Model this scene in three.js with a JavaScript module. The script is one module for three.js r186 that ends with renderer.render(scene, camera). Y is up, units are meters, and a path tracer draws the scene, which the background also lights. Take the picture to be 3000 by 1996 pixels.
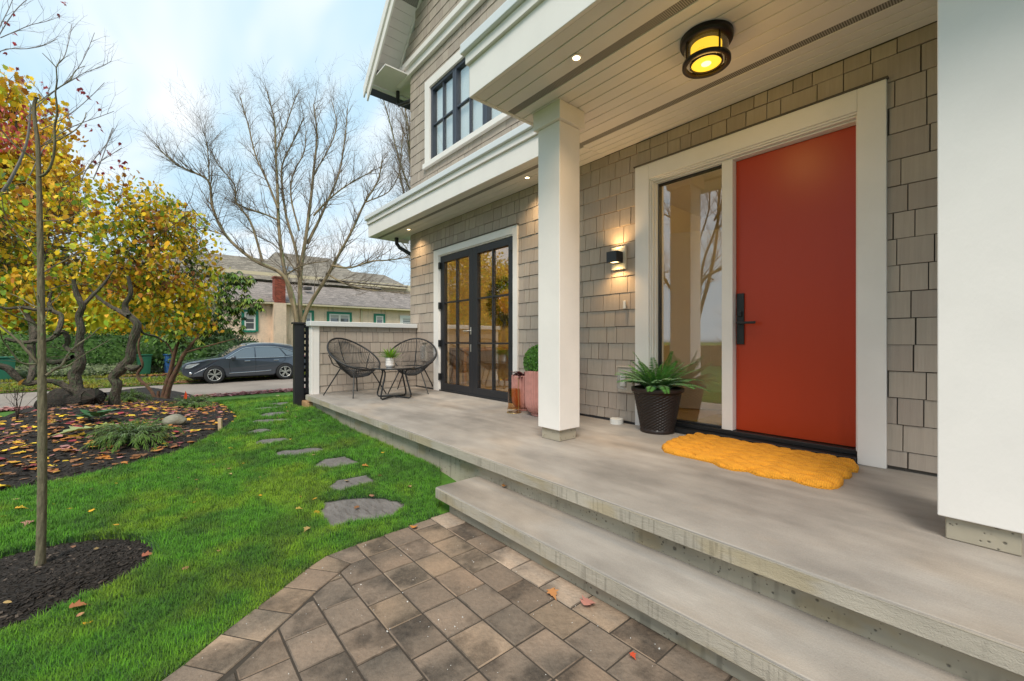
import * as THREE from 'three';
import { mergeGeometries } from 'three/addons/utils/BufferGeometryUtils.js';
import { RoundedBoxGeometry } from 'three/addons/geometries/RoundedBoxGeometry.js';

// ---------------------------------------------------------------- camera, sky, sun, exposure
const scene = new THREE.Scene();
const camera = new THREE.PerspectiveCamera(77.85, 3000 / 1996, 0.05, 900);
camera.position.set(0, 1.2, 0);
const YAW = Math.atan(1053 / 1236), CC = Math.cos(YAW), SS = Math.sin(YAW);
camera.lookAt(-CC, 1.2, -SS);
scene.add(camera);
const renderer = new THREE.WebGLRenderer({ antialias: true });
renderer.setSize(1024, 681);
renderer.toneMapping = THREE.LinearToneMapping;
renderer.toneMappingExposure = 1.36;
renderer.shadowMap.enabled = true;

function rng(seed) { let s = seed | 0; return () => { s = (s + 0x6d2b79f5) | 0; let t = Math.imul(s ^ (s >>> 15), 1 | s); t = (t + Math.imul(t ^ (t >>> 7), 61 | t)) ^ t; return ((t ^ (t >>> 14)) >>> 0) / 4294967296; }; }
function hash2(x, y) { let h = Math.imul(x, 374761393) + Math.imul(y, 668265263) | 0; h = Math.imul(h ^ (h >>> 13), 1274126177); return ((h ^ (h >>> 16)) >>> 0) / 4294967296; }
const mod = (a, n) => ((a % n) + n) % n;
// value noise that repeats every px, py cells
function vn(x, y, px = 4096, py = px, s = 0) {
  const x0 = Math.floor(x), y0 = Math.floor(y); let fx = x - x0, fy = y - y0; fx = fx * fx * (3 - 2 * fx); fy = fy * fy * (3 - 2 * fy);
  const a = mod(x0, px), b = mod(x0 + 1, px), c = mod(y0, py), d = mod(y0 + 1, py);
  const h = (i, j) => hash2(i + s * 131, j + s * 57);
  return (h(a, c) * (1 - fx) + h(b, c) * fx) * (1 - fy) + (h(a, d) * (1 - fx) + h(b, d) * fx) * fy;
}
function fbm(u, v, f, oct = 4, s = 0, fy = f) { let a = 0.5, t = 0, n = 0; for (let i = 0; i < oct; i++) { t += a * vn(u * f, v * fy, f, fy, s + i * 7); n += a; a *= 0.5; f *= 2; fy *= 2; } return t / n; }
const cl = (x, a = 0, b = 1) => Math.min(b, Math.max(a, x));
const lerp = (a, b, t) => a + (b - a) * t;
const ss = (a, b, x) => { const t = cl((x - a) / (b - a)); return t * t * (3 - 2 * t); };

// thin high cloud over pale blue, computed on the sphere of directions
{
  const W = 1024, H = 512, data = new Float32Array(W * H * 4);
  for (let j = 0; j < H; j++) {
    const el = ((j + 0.5) / H - 0.5) * Math.PI, sy = Math.sin(el), cy = Math.cos(el);
    for (let i = 0; i < W; i++) {
      const az = ((i + 0.5) / W - 0.5) * 2 * Math.PI, dx = Math.cos(az) * cy, dz = Math.sin(az) * cy, o = (j * W + i) * 4;
      if (sy < -0.02) { data.set([0.30, 0.32, 0.30, 1], o); continue; }
      const k = 1 / (Math.max(sy, 0) + 0.16), u = dx * k, v = dz * k;
      const a = u * SS - v * CC, f = -u * CC - v * SS, q1 = vn(a * 0.6 + 12, f * 0.6 + 31) - 0.5, q2 = vn(a * 0.7 + 52, f * 0.7 + 77) - 0.5, U = a + 1.2 * q1, Z = f + 0.25 * a + 1.0 * q2;
      let w = 0.44 * vn(U * 0.45 + 42.2, Z * 1.25 + 40.35) + 0.26 * vn(U * 1.1 + 80, Z * 2.9 + 11) + 0.16 * vn(U * 2.6 + 7, Z * 6 + 31) + 0.09 * vn(U * 6 + 3, Z * 13 + 5) + 0.05 * vn(U * 14, Z * 28 + 5);
      w = ss(0.43, 0.76, w);
      const hz = Math.exp(-Math.max(sy, 0) * 5.5);
      const b = [lerp(0.36, 0.60, hz), lerp(0.585, 0.72, hz), lerp(0.75, 0.79, hz)], c = [0.81, 0.825, 0.835];
      const m = lerp(0.12, 0.96, w);
      for (let q = 0; q < 3; q++) data[o + q] = lerp(b[q], c[q], m);
      data[o + 3] = 1;
    }
  }
  const t = new THREE.DataTexture(data, W, H, THREE.RGBAFormat, THREE.FloatType);
  t.mapping = THREE.EquirectangularReflectionMapping; t.magFilter = t.minFilter = THREE.LinearFilter; t.wrapS = THREE.RepeatWrapping; t.needsUpdate = true;
  scene.background = t; scene.environment = t;
}
const sun = new THREE.DirectionalLight(new THREE.Color(1, 0.925, 0.80), 2.5);
sun.position.set(14, 36, 20); sun.target.position.set(-5, 0, -1);
sun.castShadow = true; sun.shadow.radius = 44; sun.shadow.mapSize.set(2048, 2048);
Object.assign(sun.shadow.camera, { left: -40, right: 40, top: 40, bottom: -40, near: 1, far: 120 });
scene.add(sun, sun.target);

// ---------------------------------------------------------------- helpers
const V = (x, y, z) => new THREE.Vector3(x, y, z);
const lin = (r, g, b) => new THREE.Color().setRGB(r, g, b);
const taken = new Map();
function numbered(n) { const k = taken.get(n) || 0; taken.set(n, k + 1); return k ? n + '_' + String(k).padStart(3, '0') : n; }
function mesh(name, geo, mat, parent) { const m = new THREE.Mesh(geo, mat); m.name = parent === scene || !parent ? numbered(name) : name; m.castShadow = m.receiveShadow = true; (parent || scene).add(m); return m; }
function tag(o, label, category, group) { o.userData.label = label; o.userData.category = category; if (group) o.userData.group = group; return o; }
function thing(name, label, category, p = [0, 0, 0], ry = 0, group) { const g = new THREE.Group(); g.name = numbered(name); g.position.set(...p); g.rotation.y = ry; scene.add(g); return tag(g, label, category, group); }
function struct(name, geo, mat) { const m = mesh(name, geo, mat, scene); m.userData.kind = 'structure'; return m; }
// a spot in the scene under a point of the photograph (2357 px wide), on a plane x, y or z = const or at a distance d along the view axis
function pt(px, py, k) {
  const X = (px - 1178.5) / 971, Y = -(py - 784) / 971, dx = -CC + X * SS, dz = -SS - X * CC;
  const t = k.y !== undefined ? (k.y - 1.2) / Y : k.x !== undefined ? k.x / dx : k.z !== undefined ? k.z / dz : k.d;
  return V(t * dx, 1.2 + t * Y, t * dz);
}
// box given by its bounds, uv in metres
function bx(x0, x1, y0, y1, z0, z1) { const g = new THREE.BoxGeometry(x1 - x0, y1 - y0, z1 - z0); g.translate((x0 + x1) / 2, (y0 + y1) / 2, (z0 + z1) / 2); return uvm(g); }
function rbx(x0, x1, y0, y1, z0, z1, r = 0.006, s = 2) { const g = new RoundedBoxGeometry(x1 - x0, y1 - y0, z1 - z0, s, r); g.translate((x0 + x1) / 2, (y0 + y1) / 2, (z0 + z1) / 2); return uvm(g); }
function uvm(g, ox = 0, oy = 0) {
  const p = g.attributes.position, n = g.attributes.normal, uv = new Float32Array(p.count * 2);
  for (let i = 0; i < p.count; i++) {
    const x = p.getX(i), y = p.getY(i), z = p.getZ(i), a = Math.abs(n.getX(i)), b = Math.abs(n.getY(i)), c = Math.abs(n.getZ(i));
    if (b >= a && b >= c) { uv[2 * i] = x + ox; uv[2 * i + 1] = z + oy; } else if (a >= c) { uv[2 * i] = z + ox; uv[2 * i + 1] = y + oy; } else { uv[2 * i] = x + ox; uv[2 * i + 1] = y + oy; }
  }
  g.setAttribute('uv', new THREE.BufferAttribute(uv, 2)); return g;
}
function merge(list) { return list.length === 1 ? list[0] : mergeGeometries(list.map((g) => { const h = g.index ? g.toNonIndexed() : g; for (const k of Object.keys(h.attributes)) if (!['position', 'normal', 'uv', 'color'].includes(k)) h.deleteAttribute(k); return h; })); }
// collects triangles, tubes and leaves into one geometry
class GB {
  constructor(color = false) { this.p = []; this.n = []; this.u = []; this.c = color ? [] : null; this.i = []; this.k = 0; }
  v(p, n, u, w, c) { this.p.push(p.x, p.y, p.z); this.n.push(n.x, n.y, n.z); this.u.push(u, w); if (this.c) this.c.push(c[0], c[1], c[2]); return this.k++; }
  tube(pts, rad, sides = 6, c = null, noise = 0, us = 1) {
    const N = pts.length; let t = V(0, 0, 0), nrm = null, len = 0; const b = this.k, tmp = V(0, 0, 0);
    for (let i = 0; i < N; i++) {
      t.subVectors(pts[Math.min(N - 1, i + 1)], pts[Math.max(0, i - 1)]).normalize();
      if (!nrm) nrm = Math.abs(t.y) < 0.9 ? V(0, 1, 0).cross(t).normalize() : V(1, 0, 0).cross(t).normalize();
      nrm.addScaledVector(t, -nrm.dot(t)).normalize(); const bn = tmp.crossVectors(t, nrm).clone();
      if (i) len += pts[i].distanceTo(pts[i - 1]);
      for (let j = 0; j <= sides; j++) {
        const a = j / sides * Math.PI * 2, d = V(0, 0, 0).addScaledVector(nrm, Math.cos(a)).addScaledVector(bn, Math.sin(a));
        let r = rad[i]; if (noise) r *= 1 + noise * (vn(len * 9 + 50, (j % sides) * 0.9 + 3, 4096, 4096, 3) + 0.6 * vn(len * 25 + 9, (j % sides) * 1.7, 4096, 4096, 4) - 0.8);
        this.v(pts[i].clone().addScaledVector(d, r), d, j / sides * us * Math.max(0.03, rad[0] * 6), len * us, c);
      }
    }
    const S = sides + 1;
    for (let i = 0; i < N - 1; i++) for (let j = 0; j < sides; j++) { const a = b + i * S + j; this.i.push(a, a + 1, a + S, a + 1, a + S + 1, a + S); }
    return this;
  }
  // a leaf: a fan over an outline of [along, across], folded a little along its rib
  leaf(o, ax, up, L, Wd, outline, c, fold = 0.25, curl = 0.2) {
    const sd = V(0, 0, 0).crossVectors(up, ax).normalize(), n = V(0, 0, 0).crossVectors(ax, sd).normalize(), b = this.k;
    const put = (s, w) => { const h = Math.abs(w) * fold * Wd - s * s * curl * L; this.v(o.clone().addScaledVector(ax, s * L).addScaledVector(sd, w * Wd).addScaledVector(n, h), n, 0.5 + w, s, c); };
    put(0.45, 0); for (const [s, w] of outline) put(s, w);
    for (let k = 1; k < outline.length; k++) this.i.push(b, b + k + 1, b + k); this.i.push(b, b + 1, b + outline.length);
    return this;
  }
  build() {
    const g = new THREE.BufferGeometry();
    g.setAttribute('position', new THREE.Float32BufferAttribute(this.p, 3)); g.setAttribute('normal', new THREE.Float32BufferAttribute(this.n, 3)); g.setAttribute('uv', new THREE.Float32BufferAttribute(this.u, 2));
    if (this.c) g.setAttribute('color', new THREE.Float32BufferAttribute(this.c, 3));
    g.setIndex(this.i); return g;
  }
}
const LEAF = {
  round: [[0, 0], [0.12, 0.3], [0.4, 0.5], [0.75, 0.36], [1, 0], [0.75, -0.36], [0.4, -0.5], [0.12, -0.3]],
  lobed: [[0, 0], [0.05, 0.34], [0.3, 0.3], [0.42, 0.56], [0.6, 0.3], [0.8, 0.34], [1, 0], [0.8, -0.34], [0.6, -0.3], [0.42, -0.56], [0.3, -0.3], [0.05, -0.34]],
  maple: [[0, 0], [0.02, 0.2], [0.16, 0.42], [0.22, 0.24], [0.5, 0.56], [0.5, 0.28], [0.66, 0.26], [0.68, 0.13], [1, 0], [0.68, -0.13], [0.66, -0.26], [0.5, -0.28], [0.5, -0.56], [0.22, -0.24], [0.16, -0.42], [0.02, -0.2]],
  lance: [[0, 0], [0.25, 0.4], [0.6, 0.42], [1, 0], [0.6, -0.42], [0.25, -0.4]],
  small: [[0, 0], [0.5, 0.5], [1, 0], [0.5, -0.5]],
};
function texture(size, fn, metres, srgb = true, sizeY = size) {
  const d = new Uint8Array(size * sizeY * 4);
  for (let j = 0; j < sizeY; j++) for (let i = 0; i < size; i++) { const c = fn((i + 0.5) / size, (j + 0.5) / sizeY), o = (j * size + i) * 4; if (typeof c === 'number') d[o] = d[o + 1] = d[o + 2] = cl(c) * 255; else for (let q = 0; q < 3; q++) d[o + q] = cl(c[q]) * 255; d[o + 3] = 255; }
  const t = new THREE.DataTexture(d, size, sizeY, THREE.RGBAFormat); t.wrapS = t.wrapT = THREE.RepeatWrapping; t.magFilter = THREE.LinearFilter; t.minFilter = THREE.LinearMipmapLinearFilter; t.generateMipmaps = true;
  if (srgb) t.colorSpace = THREE.SRGBColorSpace; t.repeat.set(1 / metres, 1 / (Array.isArray(metres) ? 1 : metres)); t.needsUpdate = true; return t;
}
const sr = (v) => (v <= 0.0031308 ? 12.92 * v : 1.055 * Math.pow(v, 1 / 2.4) - 0.055);
const S3 = (c, k) => [sr(c[0] * k), sr(c[1] * k), sr(c[2] * k)];
const std = (o) => new THREE.MeshStandardMaterial(o);
const phys = (o) => new THREE.MeshPhysicalMaterial(o);

// ---------------------------------------------------------------- materials
const M = {};
{
  // trowelled concrete: broad cloudy patches, brushed streaks, fine grain
  const top = texture(1024, (u, v) => {
    const a = fbm(u, v, 3, 5, 1, 5), s = fbm(u, v, 3, 4, 9, 34), g = hash2(u * 1024 | 0, v * 1024 | 0), w = fbm(u, v, 7, 4, 5, 12);
    const b2 = fbm(u, v, 13, 5, 33, 20), k = 0.46 + 0.62 * a + 0.22 * (s - 0.5) + 0.12 * (g - 0.5) + 0.36 * (w - 0.5) + 0.3 * (b2 - 0.5), y = ss(0.5, 0.75, fbm(u, v, 4, 4, 21, 6));
    return S3([0.395 + 0.03 * y, 0.35 + 0.006 * y, 0.31 - 0.014 * y], k * 1.06);
  }, 2.6);
  const topB = texture(512, (u, v) => 0.5 * fbm(u, v, 20, 4, 3, 90) + 0.5 * hash2(u * 512 | 0, v * 512 | 0), 0.8, false);
  M.slab = std({ map: top, bumpMap: topB, bumpScale: 0.0016, roughness: 0.62 });
  // cast face: pits, drips and brown stains below the edge
  const pit = (u, v) => { let d = 1; for (const [f, s, r] of [[31, 3, 0.12], [83, 9, 0.17], [170, 17, 0.2]]) { const x = Math.floor(u * f), y = Math.floor(v * f); for (let i = -1; i < 2; i++) for (let j = -1; j < 2; j++) { const a = mod(x + i, f), b = mod(y + j, f); if (hash2(a + s, b + s * 3) > 0.89) { const q = Math.hypot(u * f - (x + i + hash2(a + 5 * s, b)), v * f - (y + j + hash2(a, b + 7 * s))) / (r * (0.3 + hash2(a * 3, b + s))); d = Math.min(d, ss(0.6, 1.1, q)); } } } return d; };
  const side = texture(1024, (u, v) => {
    const p = pit(u, v), st = ss(0.5, 0.8, fbm(u, v, 110, 3, 2, 9)), a = fbm(u, v, 7, 5, 4, 9), g = ss(0.42, 0.66, fbm(u, v, 9, 4, 14, 16)), o = ss(0.5, 0.72, fbm(u, v, 12, 4, 24, 22)), k = (0.62 + 0.62 * a) * (0.4 + 0.6 * p) * (1 - 0.3 * st * g);
    return S3([0.43, 0.375 - 0.03 * o, 0.285 - 0.06 * o], k);
  }, 2.3);
  const sideB = texture(1024, (u, v) => 0.75 * pit(u, v) + 0.25 * fbm(u, v, 90, 3, 6), 2.3, false);
  M.cast = std({ map: side, bumpMap: sideB, bumpScale: 0.004, roughness: 0.85 });
  // cast edge: few pits, rusty drips
  const drip = texture(1024, (u, v) => { const a = fbm(u, v, 9, 5, 41, 14), d = ss(0.52, 0.74, fbm(u, v, 310, 3, 43, 11)) * ss(0.40, 0.62, fbm(u, v, 7, 4, 47, 9)), o = ss(0.45, 0.7, fbm(u, v, 10, 4, 51, 26)), g = hash2(u * 1024 | 0, v * 1024 | 0); return S3([0.46 - 0.02 * o, 0.405 - 0.04 * o, 0.33 - 0.08 * o], (0.66 + 0.5 * a + 0.08 * (g - 0.5)) * (1 - 0.3 * d)); }, 2.7);
  M.castEdge = std({ map: drip, bumpMap: topB, bumpScale: 0.003, roughness: 0.85 });
  // shingle: fine upright grain
  const grain = (u, v) => 0.55 * fbm(u, v, 60, 3, 2, 3) + 0.3 * fbm(u, v, 140, 2, 8, 5) + 0.15 * fbm(u, v, 9, 3, 5);
  const sg = texture(512, (u, v) => { const k = 0.86 + 0.26 * grain(u, v); return S3([1, 1, 1], k * 0.82); }, 0.6);
  const sb = texture(512, grain, 0.6, false);
  M.shingles = [0.9, 0.97, 1.04, 1.0].map((k, i) => std({ color: lin(0.505 * k, 0.418 * k + (i - 1.5) * 0.002, 0.345 * k), map: sg, bumpMap: sb, bumpScale: 0.0022, roughness: 0.8 }));
  M.backing = std({ color: lin(0.10, 0.085, 0.07), roughness: 0.95 });
  const pb = texture(512, (u, v) => 0.6 * fbm(u, v, 90, 3, 2, 40) + 0.4 * fbm(u, v, 16, 3, 5), 0.5, false), pc = texture(512, (u, v) => S3([1, 1, 1], 0.93 + 0.09 * fbm(u, v, 5, 5, 3)), 0.9);
  M.white = std({ color: lin(0.84, 0.785, 0.74), map: pc, bumpMap: pb, bumpScale: 0.0005, roughness: 0.5 });
  M.soffit = std({ color: lin(0.73, 0.69, 0.655), map: pc, bumpMap: pb, bumpScale: 0.0005, roughness: 0.55 });
  M.flash = std({ color: lin(0.74, 0.74, 0.74), roughness: 0.42, metalness: 0.15 });
  const mesh1 = texture(128, (u, v) => (mod(u * 32, 1) > 0.5 ? 0.42 : 0.72) , 0.4);
  M.vent = std({ color: lin(0.75, 0.70, 0.63), map: mesh1, roughness: 0.7 });
  const db = texture(512, (u, v) => 0.7 * fbm(u, v, 120, 2, 3, 8) + 0.3 * fbm(u, v, 20, 3, 5), 0.8, false);
  M.red = std({ color: lin(0.43, 0.036, 0.0045), bumpMap: db, bumpScale: 0.0005, roughness: 0.36 });
  M.black = std({ color: lin(0.012, 0.012, 0.013), roughness: 0.42 });
  M.darkframe = std({ color: lin(0.017, 0.017, 0.020), roughness: 0.45 });
  M.winframe = std({ color: lin(0.045, 0.053, 0.075), roughness: 0.45 });
  M.bronze = std({ color: lin(0.016, 0.011, 0.008), roughness: 0.35, metalness: 0.3 });
  M.glass = phys({ color: lin(0.95, 0.96, 0.95), transmission: 1, thickness: 0, roughness: 0.0, ior: 2.3 });
  M.addedBlind = std({ color: lin(0.86, 0.86, 0.84), roughness: 0.9 });  // white of the blinds added behind the upper panes
  M.glassDark = phys({ color: lin(0.10, 0.11, 0.12), roughness: 0.03, metalness: 0.0, ior: 1.9, specularIntensity: 1 });
  M.steel = std({ color: lin(0.62, 0.60, 0.56), roughness: 0.3, metalness: 0.9 });
  M.gold = std({ color: lin(0.62, 0.42, 0.17), roughness: 0.3, metalness: 0.9 });
  M.plasticWhite = std({ color: lin(0.75, 0.73, 0.69), roughness: 0.4 });
  M.beigebox = std({ color: lin(0.50, 0.44, 0.37), roughness: 0.6 });
  const wood = texture(512, (u, v) => { const g = fbm(u, v, 4, 4, 2, 60); return S3([0.34 + 0.16 * g, 0.19 + 0.10 * g, 0.09 + 0.05 * g], 0.75 + 0.5 * fbm(u, v, 6, 4, 7, 30)); }, 1);
  M.wood = std({ map: wood, roughness: 0.6 });
}
// ---------------------------------------------------------------- the porch: cast slab, one long step
const SLAB = 0.37;
{
  const s = struct('porch_slab', rbx(-6.985, 4, 0.29, SLAB, -3.9, -1.788, 0.009, 3), M.slab);
  const f = mesh('slab_edge', rbx(-6.99, 4, 0.292, 0.362, -1.8, -1.7855, 0.004, 1), M.castEdge, s);
  mesh('foundation_wall', bx(-6.88, 4, -0.3, 0.2895, -3.9, -1.862), M.cast, s);
  const t = struct('entry_step', rbx(-2.58, 4, 0.102, 0.182, -1.866, -1.5, 0.009, 3), M.slab);
  mesh('step_edge', rbx(-2.583, 4, 0.104, 0.174, -1.51, -1.4975, 0.004, 1), M.castEdge, t);
  mesh('step_riser', bx(-2.49, 4, -0.2, 0.1015, -1.86, -1.556), M.cast, t);
}
// ---------------------------------------------------------------- the house
const house = thing('house', 'new house with taupe shingle siding, white trim, covered porch and red front door', 'house', [0, 0, 0]);
const R0 = 1.343, RP = 0.1695, FZ = -3.62;
const wedges = new Map();
function wedge(w, h, k) {
  w = Math.round(w * 200) / 200; h = Math.round(h * 200) / 200; const key = w + '_' + h + '_' + k;
  if (wedges.has(key)) return wedges.get(key);
  const g = new THREE.BoxGeometry(w, h, 0.016), p = g.attributes.position;
  for (let i = 0; i < p.count; i++) if (p.getY(i) > 0 && p.getZ(i) > 0) p.setZ(i, 0.001);
  g.computeVertexNormals(); g.translate(0, h / 2, 0); uvm(g, k * 0.173, k * 0.31); wedges.set(key, g); return g;
}
// rows of shingles over a wall in its own x, y: openings are [x0, x1, y0, y1]; place(x, y) turns them into the scene
function shingleRows(x0, x1, y0, y1, openings, seed, clip) {
  const r = rng(seed), out = [];
  for (let n = Math.floor((y0 - R0) / RP); R0 + n * RP < y1; n++) {
    const a = Math.max(y0, R0 + n * RP), b = Math.min(y1, R0 + (n + 1) * RP); if (b - a < 0.02) continue;
    const cuts = [x0, x1]; for (const o of openings) if (o[2] < b && o[3] > a) cuts.push(cl(o[0], x0, x1), cl(o[1], x0, x1));
    cuts.sort((p, q) => p - q);
    let x = x0 - r() * 0.15, js = []; while (x < x1) { js.push(x); x += [0.098, 0.125, 0.15, 0.175, 0.2, 0.235][Math.floor(r() * 6)] + (r() - 0.5) * 0.012; } js.push(x);
    for (let k = 0; k < cuts.length - 1; k++) {
      const p = cuts[k], q = cuts[k + 1]; if (q - p < 0.012) continue;
      let ya = a, yb = b, gone = false;
      for (const o of openings) if (o[0] < q - 1e-4 && o[1] > p + 1e-4 && o[2] < yb && o[3] > ya) { if (o[3] < yb - 0.012) ya = Math.max(ya, o[3]); else if (o[2] > ya + 0.012) yb = Math.min(yb, o[2]); else gone = true; }
      if (gone || yb - ya < 0.015) continue;
      for (let j = 0; j < js.length - 1; j++) {
        const s = Math.max(p, js[j] + (js[j] > p ? 0.0032 : 0)), e = Math.min(q, js[j + 1] - (js[j + 1] < q ? 0.0032 : 0));
        if (e - s < 0.014 || (clip && !clip((s + e) / 2, (ya + yb) / 2))) continue;
        out.push({ x: (s + e) / 2, y: ya + (r() - 0.5) * 0.003 + 0.0015, w: e - s, h: yb - ya - 0.004, k: Math.floor(r() * 4), m: Math.floor(r() * 4), t: (r() - 0.5) * 0.004 });
      }
    }
  }
  return out;
}
{
  const DOOR = [-2.365, -0.504, 0.37, 2.889], FR = [-6.267, -4.123, 0.37, 2.71], WIN = [-6.57, -3.96, 4.176, 5.685];
  // wall core round the openings, the house closed behind it
  const core = [];
  const slabs = (x0, x1, y0, y1, hs) => { let x = x0; for (const h of hs) { core.push(bx(x, h[0], y0, y1, -3.8, -3.637)); if (h[2] > y0) core.push(bx(h[0], h[1], y0, h[2], -3.8, -3.637)); if (h[3] < y1) core.push(bx(h[0], h[1], h[3], y1, -3.8, -3.637)); x = h[1]; } core.push(bx(x, x1, y0, y1, -3.8, -3.637)); };
  slabs(-7.145, 5, 0, 3.2, [[-6.12, -4.2, 0.37, 2.62], [-2.215, -0.645, 0.37, 2.76]]);
  slabs(-7.145, 1.2, 3.2, 6.35, [[-6.42, -4.1, 4.2, 5.535]]);
  const wall = mesh('front_wall', merge(core), M.backing, house);
  // gable triangle and the other outer walls
  { const s = new THREE.Shape([[-7.5, 6.35], [0.7, 6.35], [-3.4, 10.5]].map((p) => new THREE.Vector2(...p))); const g = new THREE.ExtrudeGeometry(s, { depth: 0.16, bevelEnabled: false }); g.translate(0, 0, -3.8); mesh('gable_wall', uvm(g), M.backing, house); }
  mesh('side_wall', merge([bx(-7.145, -6.98, 0, 6.35, -12, -3.8), bx(4.85, 5, 0, 3.2, -12, -3.8), bx(1.05, 1.2, 3.2, 6.35, -12, -3.8)]), M.shingles[1], house);
  mesh('back_wall', bx(-7.145, 5, 0, 6.35, -12.15, -12), M.shingles[1], house);
  mesh('upper_floor', bx(-6.98, 4.85, 3.16, 3.4, -12, -3.8), M.soffit, house);
  mesh('upper_ceiling', bx(-6.98, 1.05, 6.2, 6.34, -12, -3.8), M.soffit, house);
  // shingles: the 300 that show largest stand alone, the rest is one field
  const gclip = (x, y) => y < x + 13.78;
  const list = [...shingleRows(-7.15, -0.1, 0.392, 3.135, [DOOR, FR], 11), ...shingleRows(-7.15, -2.5, 3.5, 6.06, [WIN], 23), ...shingleRows(-7.5, -3.0, 6.31, 8.3, [], 31, gclip)];
  const cf = V(-CC, 0, -SS);
  for (const s of list) { const d = V(s.x, 0, FZ).dot(cf); s.a = s.w * s.h / (d * d); const hid = s.x > -0.15 || (s.x < -2.45 && s.x > -3.05 && s.y < 3) ; if (hid) s.a *= 0.2; }
  list.sort((a, b) => b.a - a.a);
  const rest = [[], [], [], []];
  list.forEach((s, i) => {
    const g = wedge(s.w, s.h, s.k), z = s.y > 6.3 ? FZ + 0.045 : FZ - 0.008;
    if (i < 300) { const m = mesh('shingle', g, M.shingles[s.m], wall); m.position.set(s.x, s.y, z + s.t); }
    else { const c = g.clone(); c.translate(s.x, s.y, z + s.t); rest[s.m].push(c); }
  });
  rest.forEach((l, i) => { const m = mesh('shingle_field', merge(l), M.shingles[i], wall); m.userData.kind = 'stuff'; });
  mesh('base_flashing', bx(-7.1, -2.37, 0.3705, 0.391, -3.637, -3.612), M.darkframe, house);

  // entry: casing, jambs, sidelight, red door
  const tr = mesh('door_casing', merge([rbx(-2.365, -2.215, 0.3705, 2.889, -3.637, -3.598, 0.004), rbx(-0.652, -0.504, 0.3705, 2.889, -3.637, -3.598, 0.004), rbx(-2.2145, -0.6525, 2.742, 2.889, -3.637, -3.598, 0.004)]), M.white, house);
  mesh('drip_cap', bx(-2.375, -0.494, 2.8895, 2.899, -3.637, -3.585), M.backing, tr);
  for (const [a, b, z] of [[0, 0.014, -3.612], [0.014, 0.028, -3.626], [0.028, 0.04, -3.66]]) mesh('casing_bead', merge([rbx(-2.2148 + a, -2.2148 + b, 0.452, 2.742 - a, -3.8, z, 0.003, 1), rbx(-0.6522 - b * 0.4, -0.6522 - a * 0.4, 0.452, 2.742 - a, -3.8, z, 0.002, 1), rbx(-2.2148 + b, -0.6522 - b * 0.4, 2.742 - b, 2.742 - a, -3.8, z, 0.003, 1)]), M.white, tr);
  mesh('mullion', rbx(-1.562, -1.474, 0.452, 2.702, -3.79, -3.655, 0.005), M.white, house);
  const sl = mesh('sidelight', merge([bx(-2.1745, -2.164, 0.452, 2.702, -3.75, -3.7), bx(-1.5725, -1.5622, 0.452, 2.702, -3.75, -3.7), bx(-2.1635, -1.573, 2.69, 2.702, -3.75, -3.7), bx(-2.1635, -1.573, 0.452, 0.464, -3.75, -3.7)]), M.darkframe, house);
  mesh('pane', bx(-2.164, -1.5725, 0.464, 2.69, -3.728, -3.722), M.glass, sl);
  const door = mesh('front_door', rbx(-1.472, -0.669, 0.456, 2.7, -3.775, -3.722, 0.004), M.red, house);
  mesh('escutcheon', rbx(-1.462, -1.405, 1.168, 1.59, -3.7215, -3.704, 0.004), M.black, door);
  mesh('lock_cylinder', rbx(-1.449, -1.418, 1.40, 1.44, -3.7035, -3.688, 0.003), M.black, door);
  { const g = new GB(); g.tube([V(-1.434, 1.345, -3.704), V(-1.434, 1.345, -3.66)], [0.012, 0.012], 12); mesh('lever', merge([g.build(), rbx(-1.446, -1.30, 1.335, 1.355, -3.664, -3.648, 0.004)]), M.black, door); }
  mesh('threshold', merge([rbx(-2.2, -0.655, 0.3705, 0.415, -3.79, -3.575, 0.006), rbx(-2.2, -0.655, 0.415, 0.451, -3.79, -3.655, 0.006)]), M.black, house);

  // french doors
  const ft = mesh('french_door_casing', merge([rbx(-6.267, -6.105, 0.3705, 2.71, -3.637, -3.6, 0.004), rbx(-4.215, -4.123, 0.3705, 2.71, -3.637, -3.6, 0.004), rbx(-6.1045, -4.2155, 2.605, 2.71, -3.637, -3.6, 0.004)]), M.white, house);
  mesh('inner_bead', merge([rbx(-6.1046, -6.088, 0.3705, 2.605, -3.8, -3.618, 0.003), rbx(-4.2318, -4.2154, 0.3705, 2.605, -3.8, -3.618, 0.003), rbx(-6.0875, -4.232, 2.589, 2.6048, -3.8, -3.618, 0.003)]), M.white, ft);
  mesh('drip_cap', bx(-6.28, -4.11, 2.7105, 2.72, -3.637, -3.585), M.backing, ft);
  for (const [x0, x1, hinge] of [[-6.085, -5.161, -1], [-5.158, -4.235, 1]]) {
    const y0 = 0.385, y1 = 2.585, st = 0.105, bt = 0.115;
    const leaf = mesh('french_door', merge([rbx(x0, x0 + st, y0, y1, -3.70, -3.63, 0.006), rbx(x1 - st, x1, y0, y1, -3.70, -3.63, 0.006), rbx(x0 + st - 0.001, x1 - st + 0.001, y1 - st, y1, -3.699, -3.631, 0.006), rbx(x0 + st - 0.001, x1 - st + 0.001, y0, y0 + bt, -3.699, -3.631, 0.006)]), M.darkframe, house);
    const gx0 = x0 + st, gx1 = x1 - st, gy0 = y0 + bt, gy1 = y1 - st, mx = (gx0 + gx1) / 2;
    const bars = [bx(mx - 0.013, mx + 0.013, gy0, gy1, -3.69, -3.64)];
    for (const t of [1, 2]) { const my = lerp(gy0, gy1, t / 3); bars.push(bx(gx0, mx - 0.0132, my - 0.012, my + 0.012, -3.689, -3.641), bx(mx + 0.0132, gx1, my - 0.012, my + 0.012, -3.689, -3.641)); }
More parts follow.
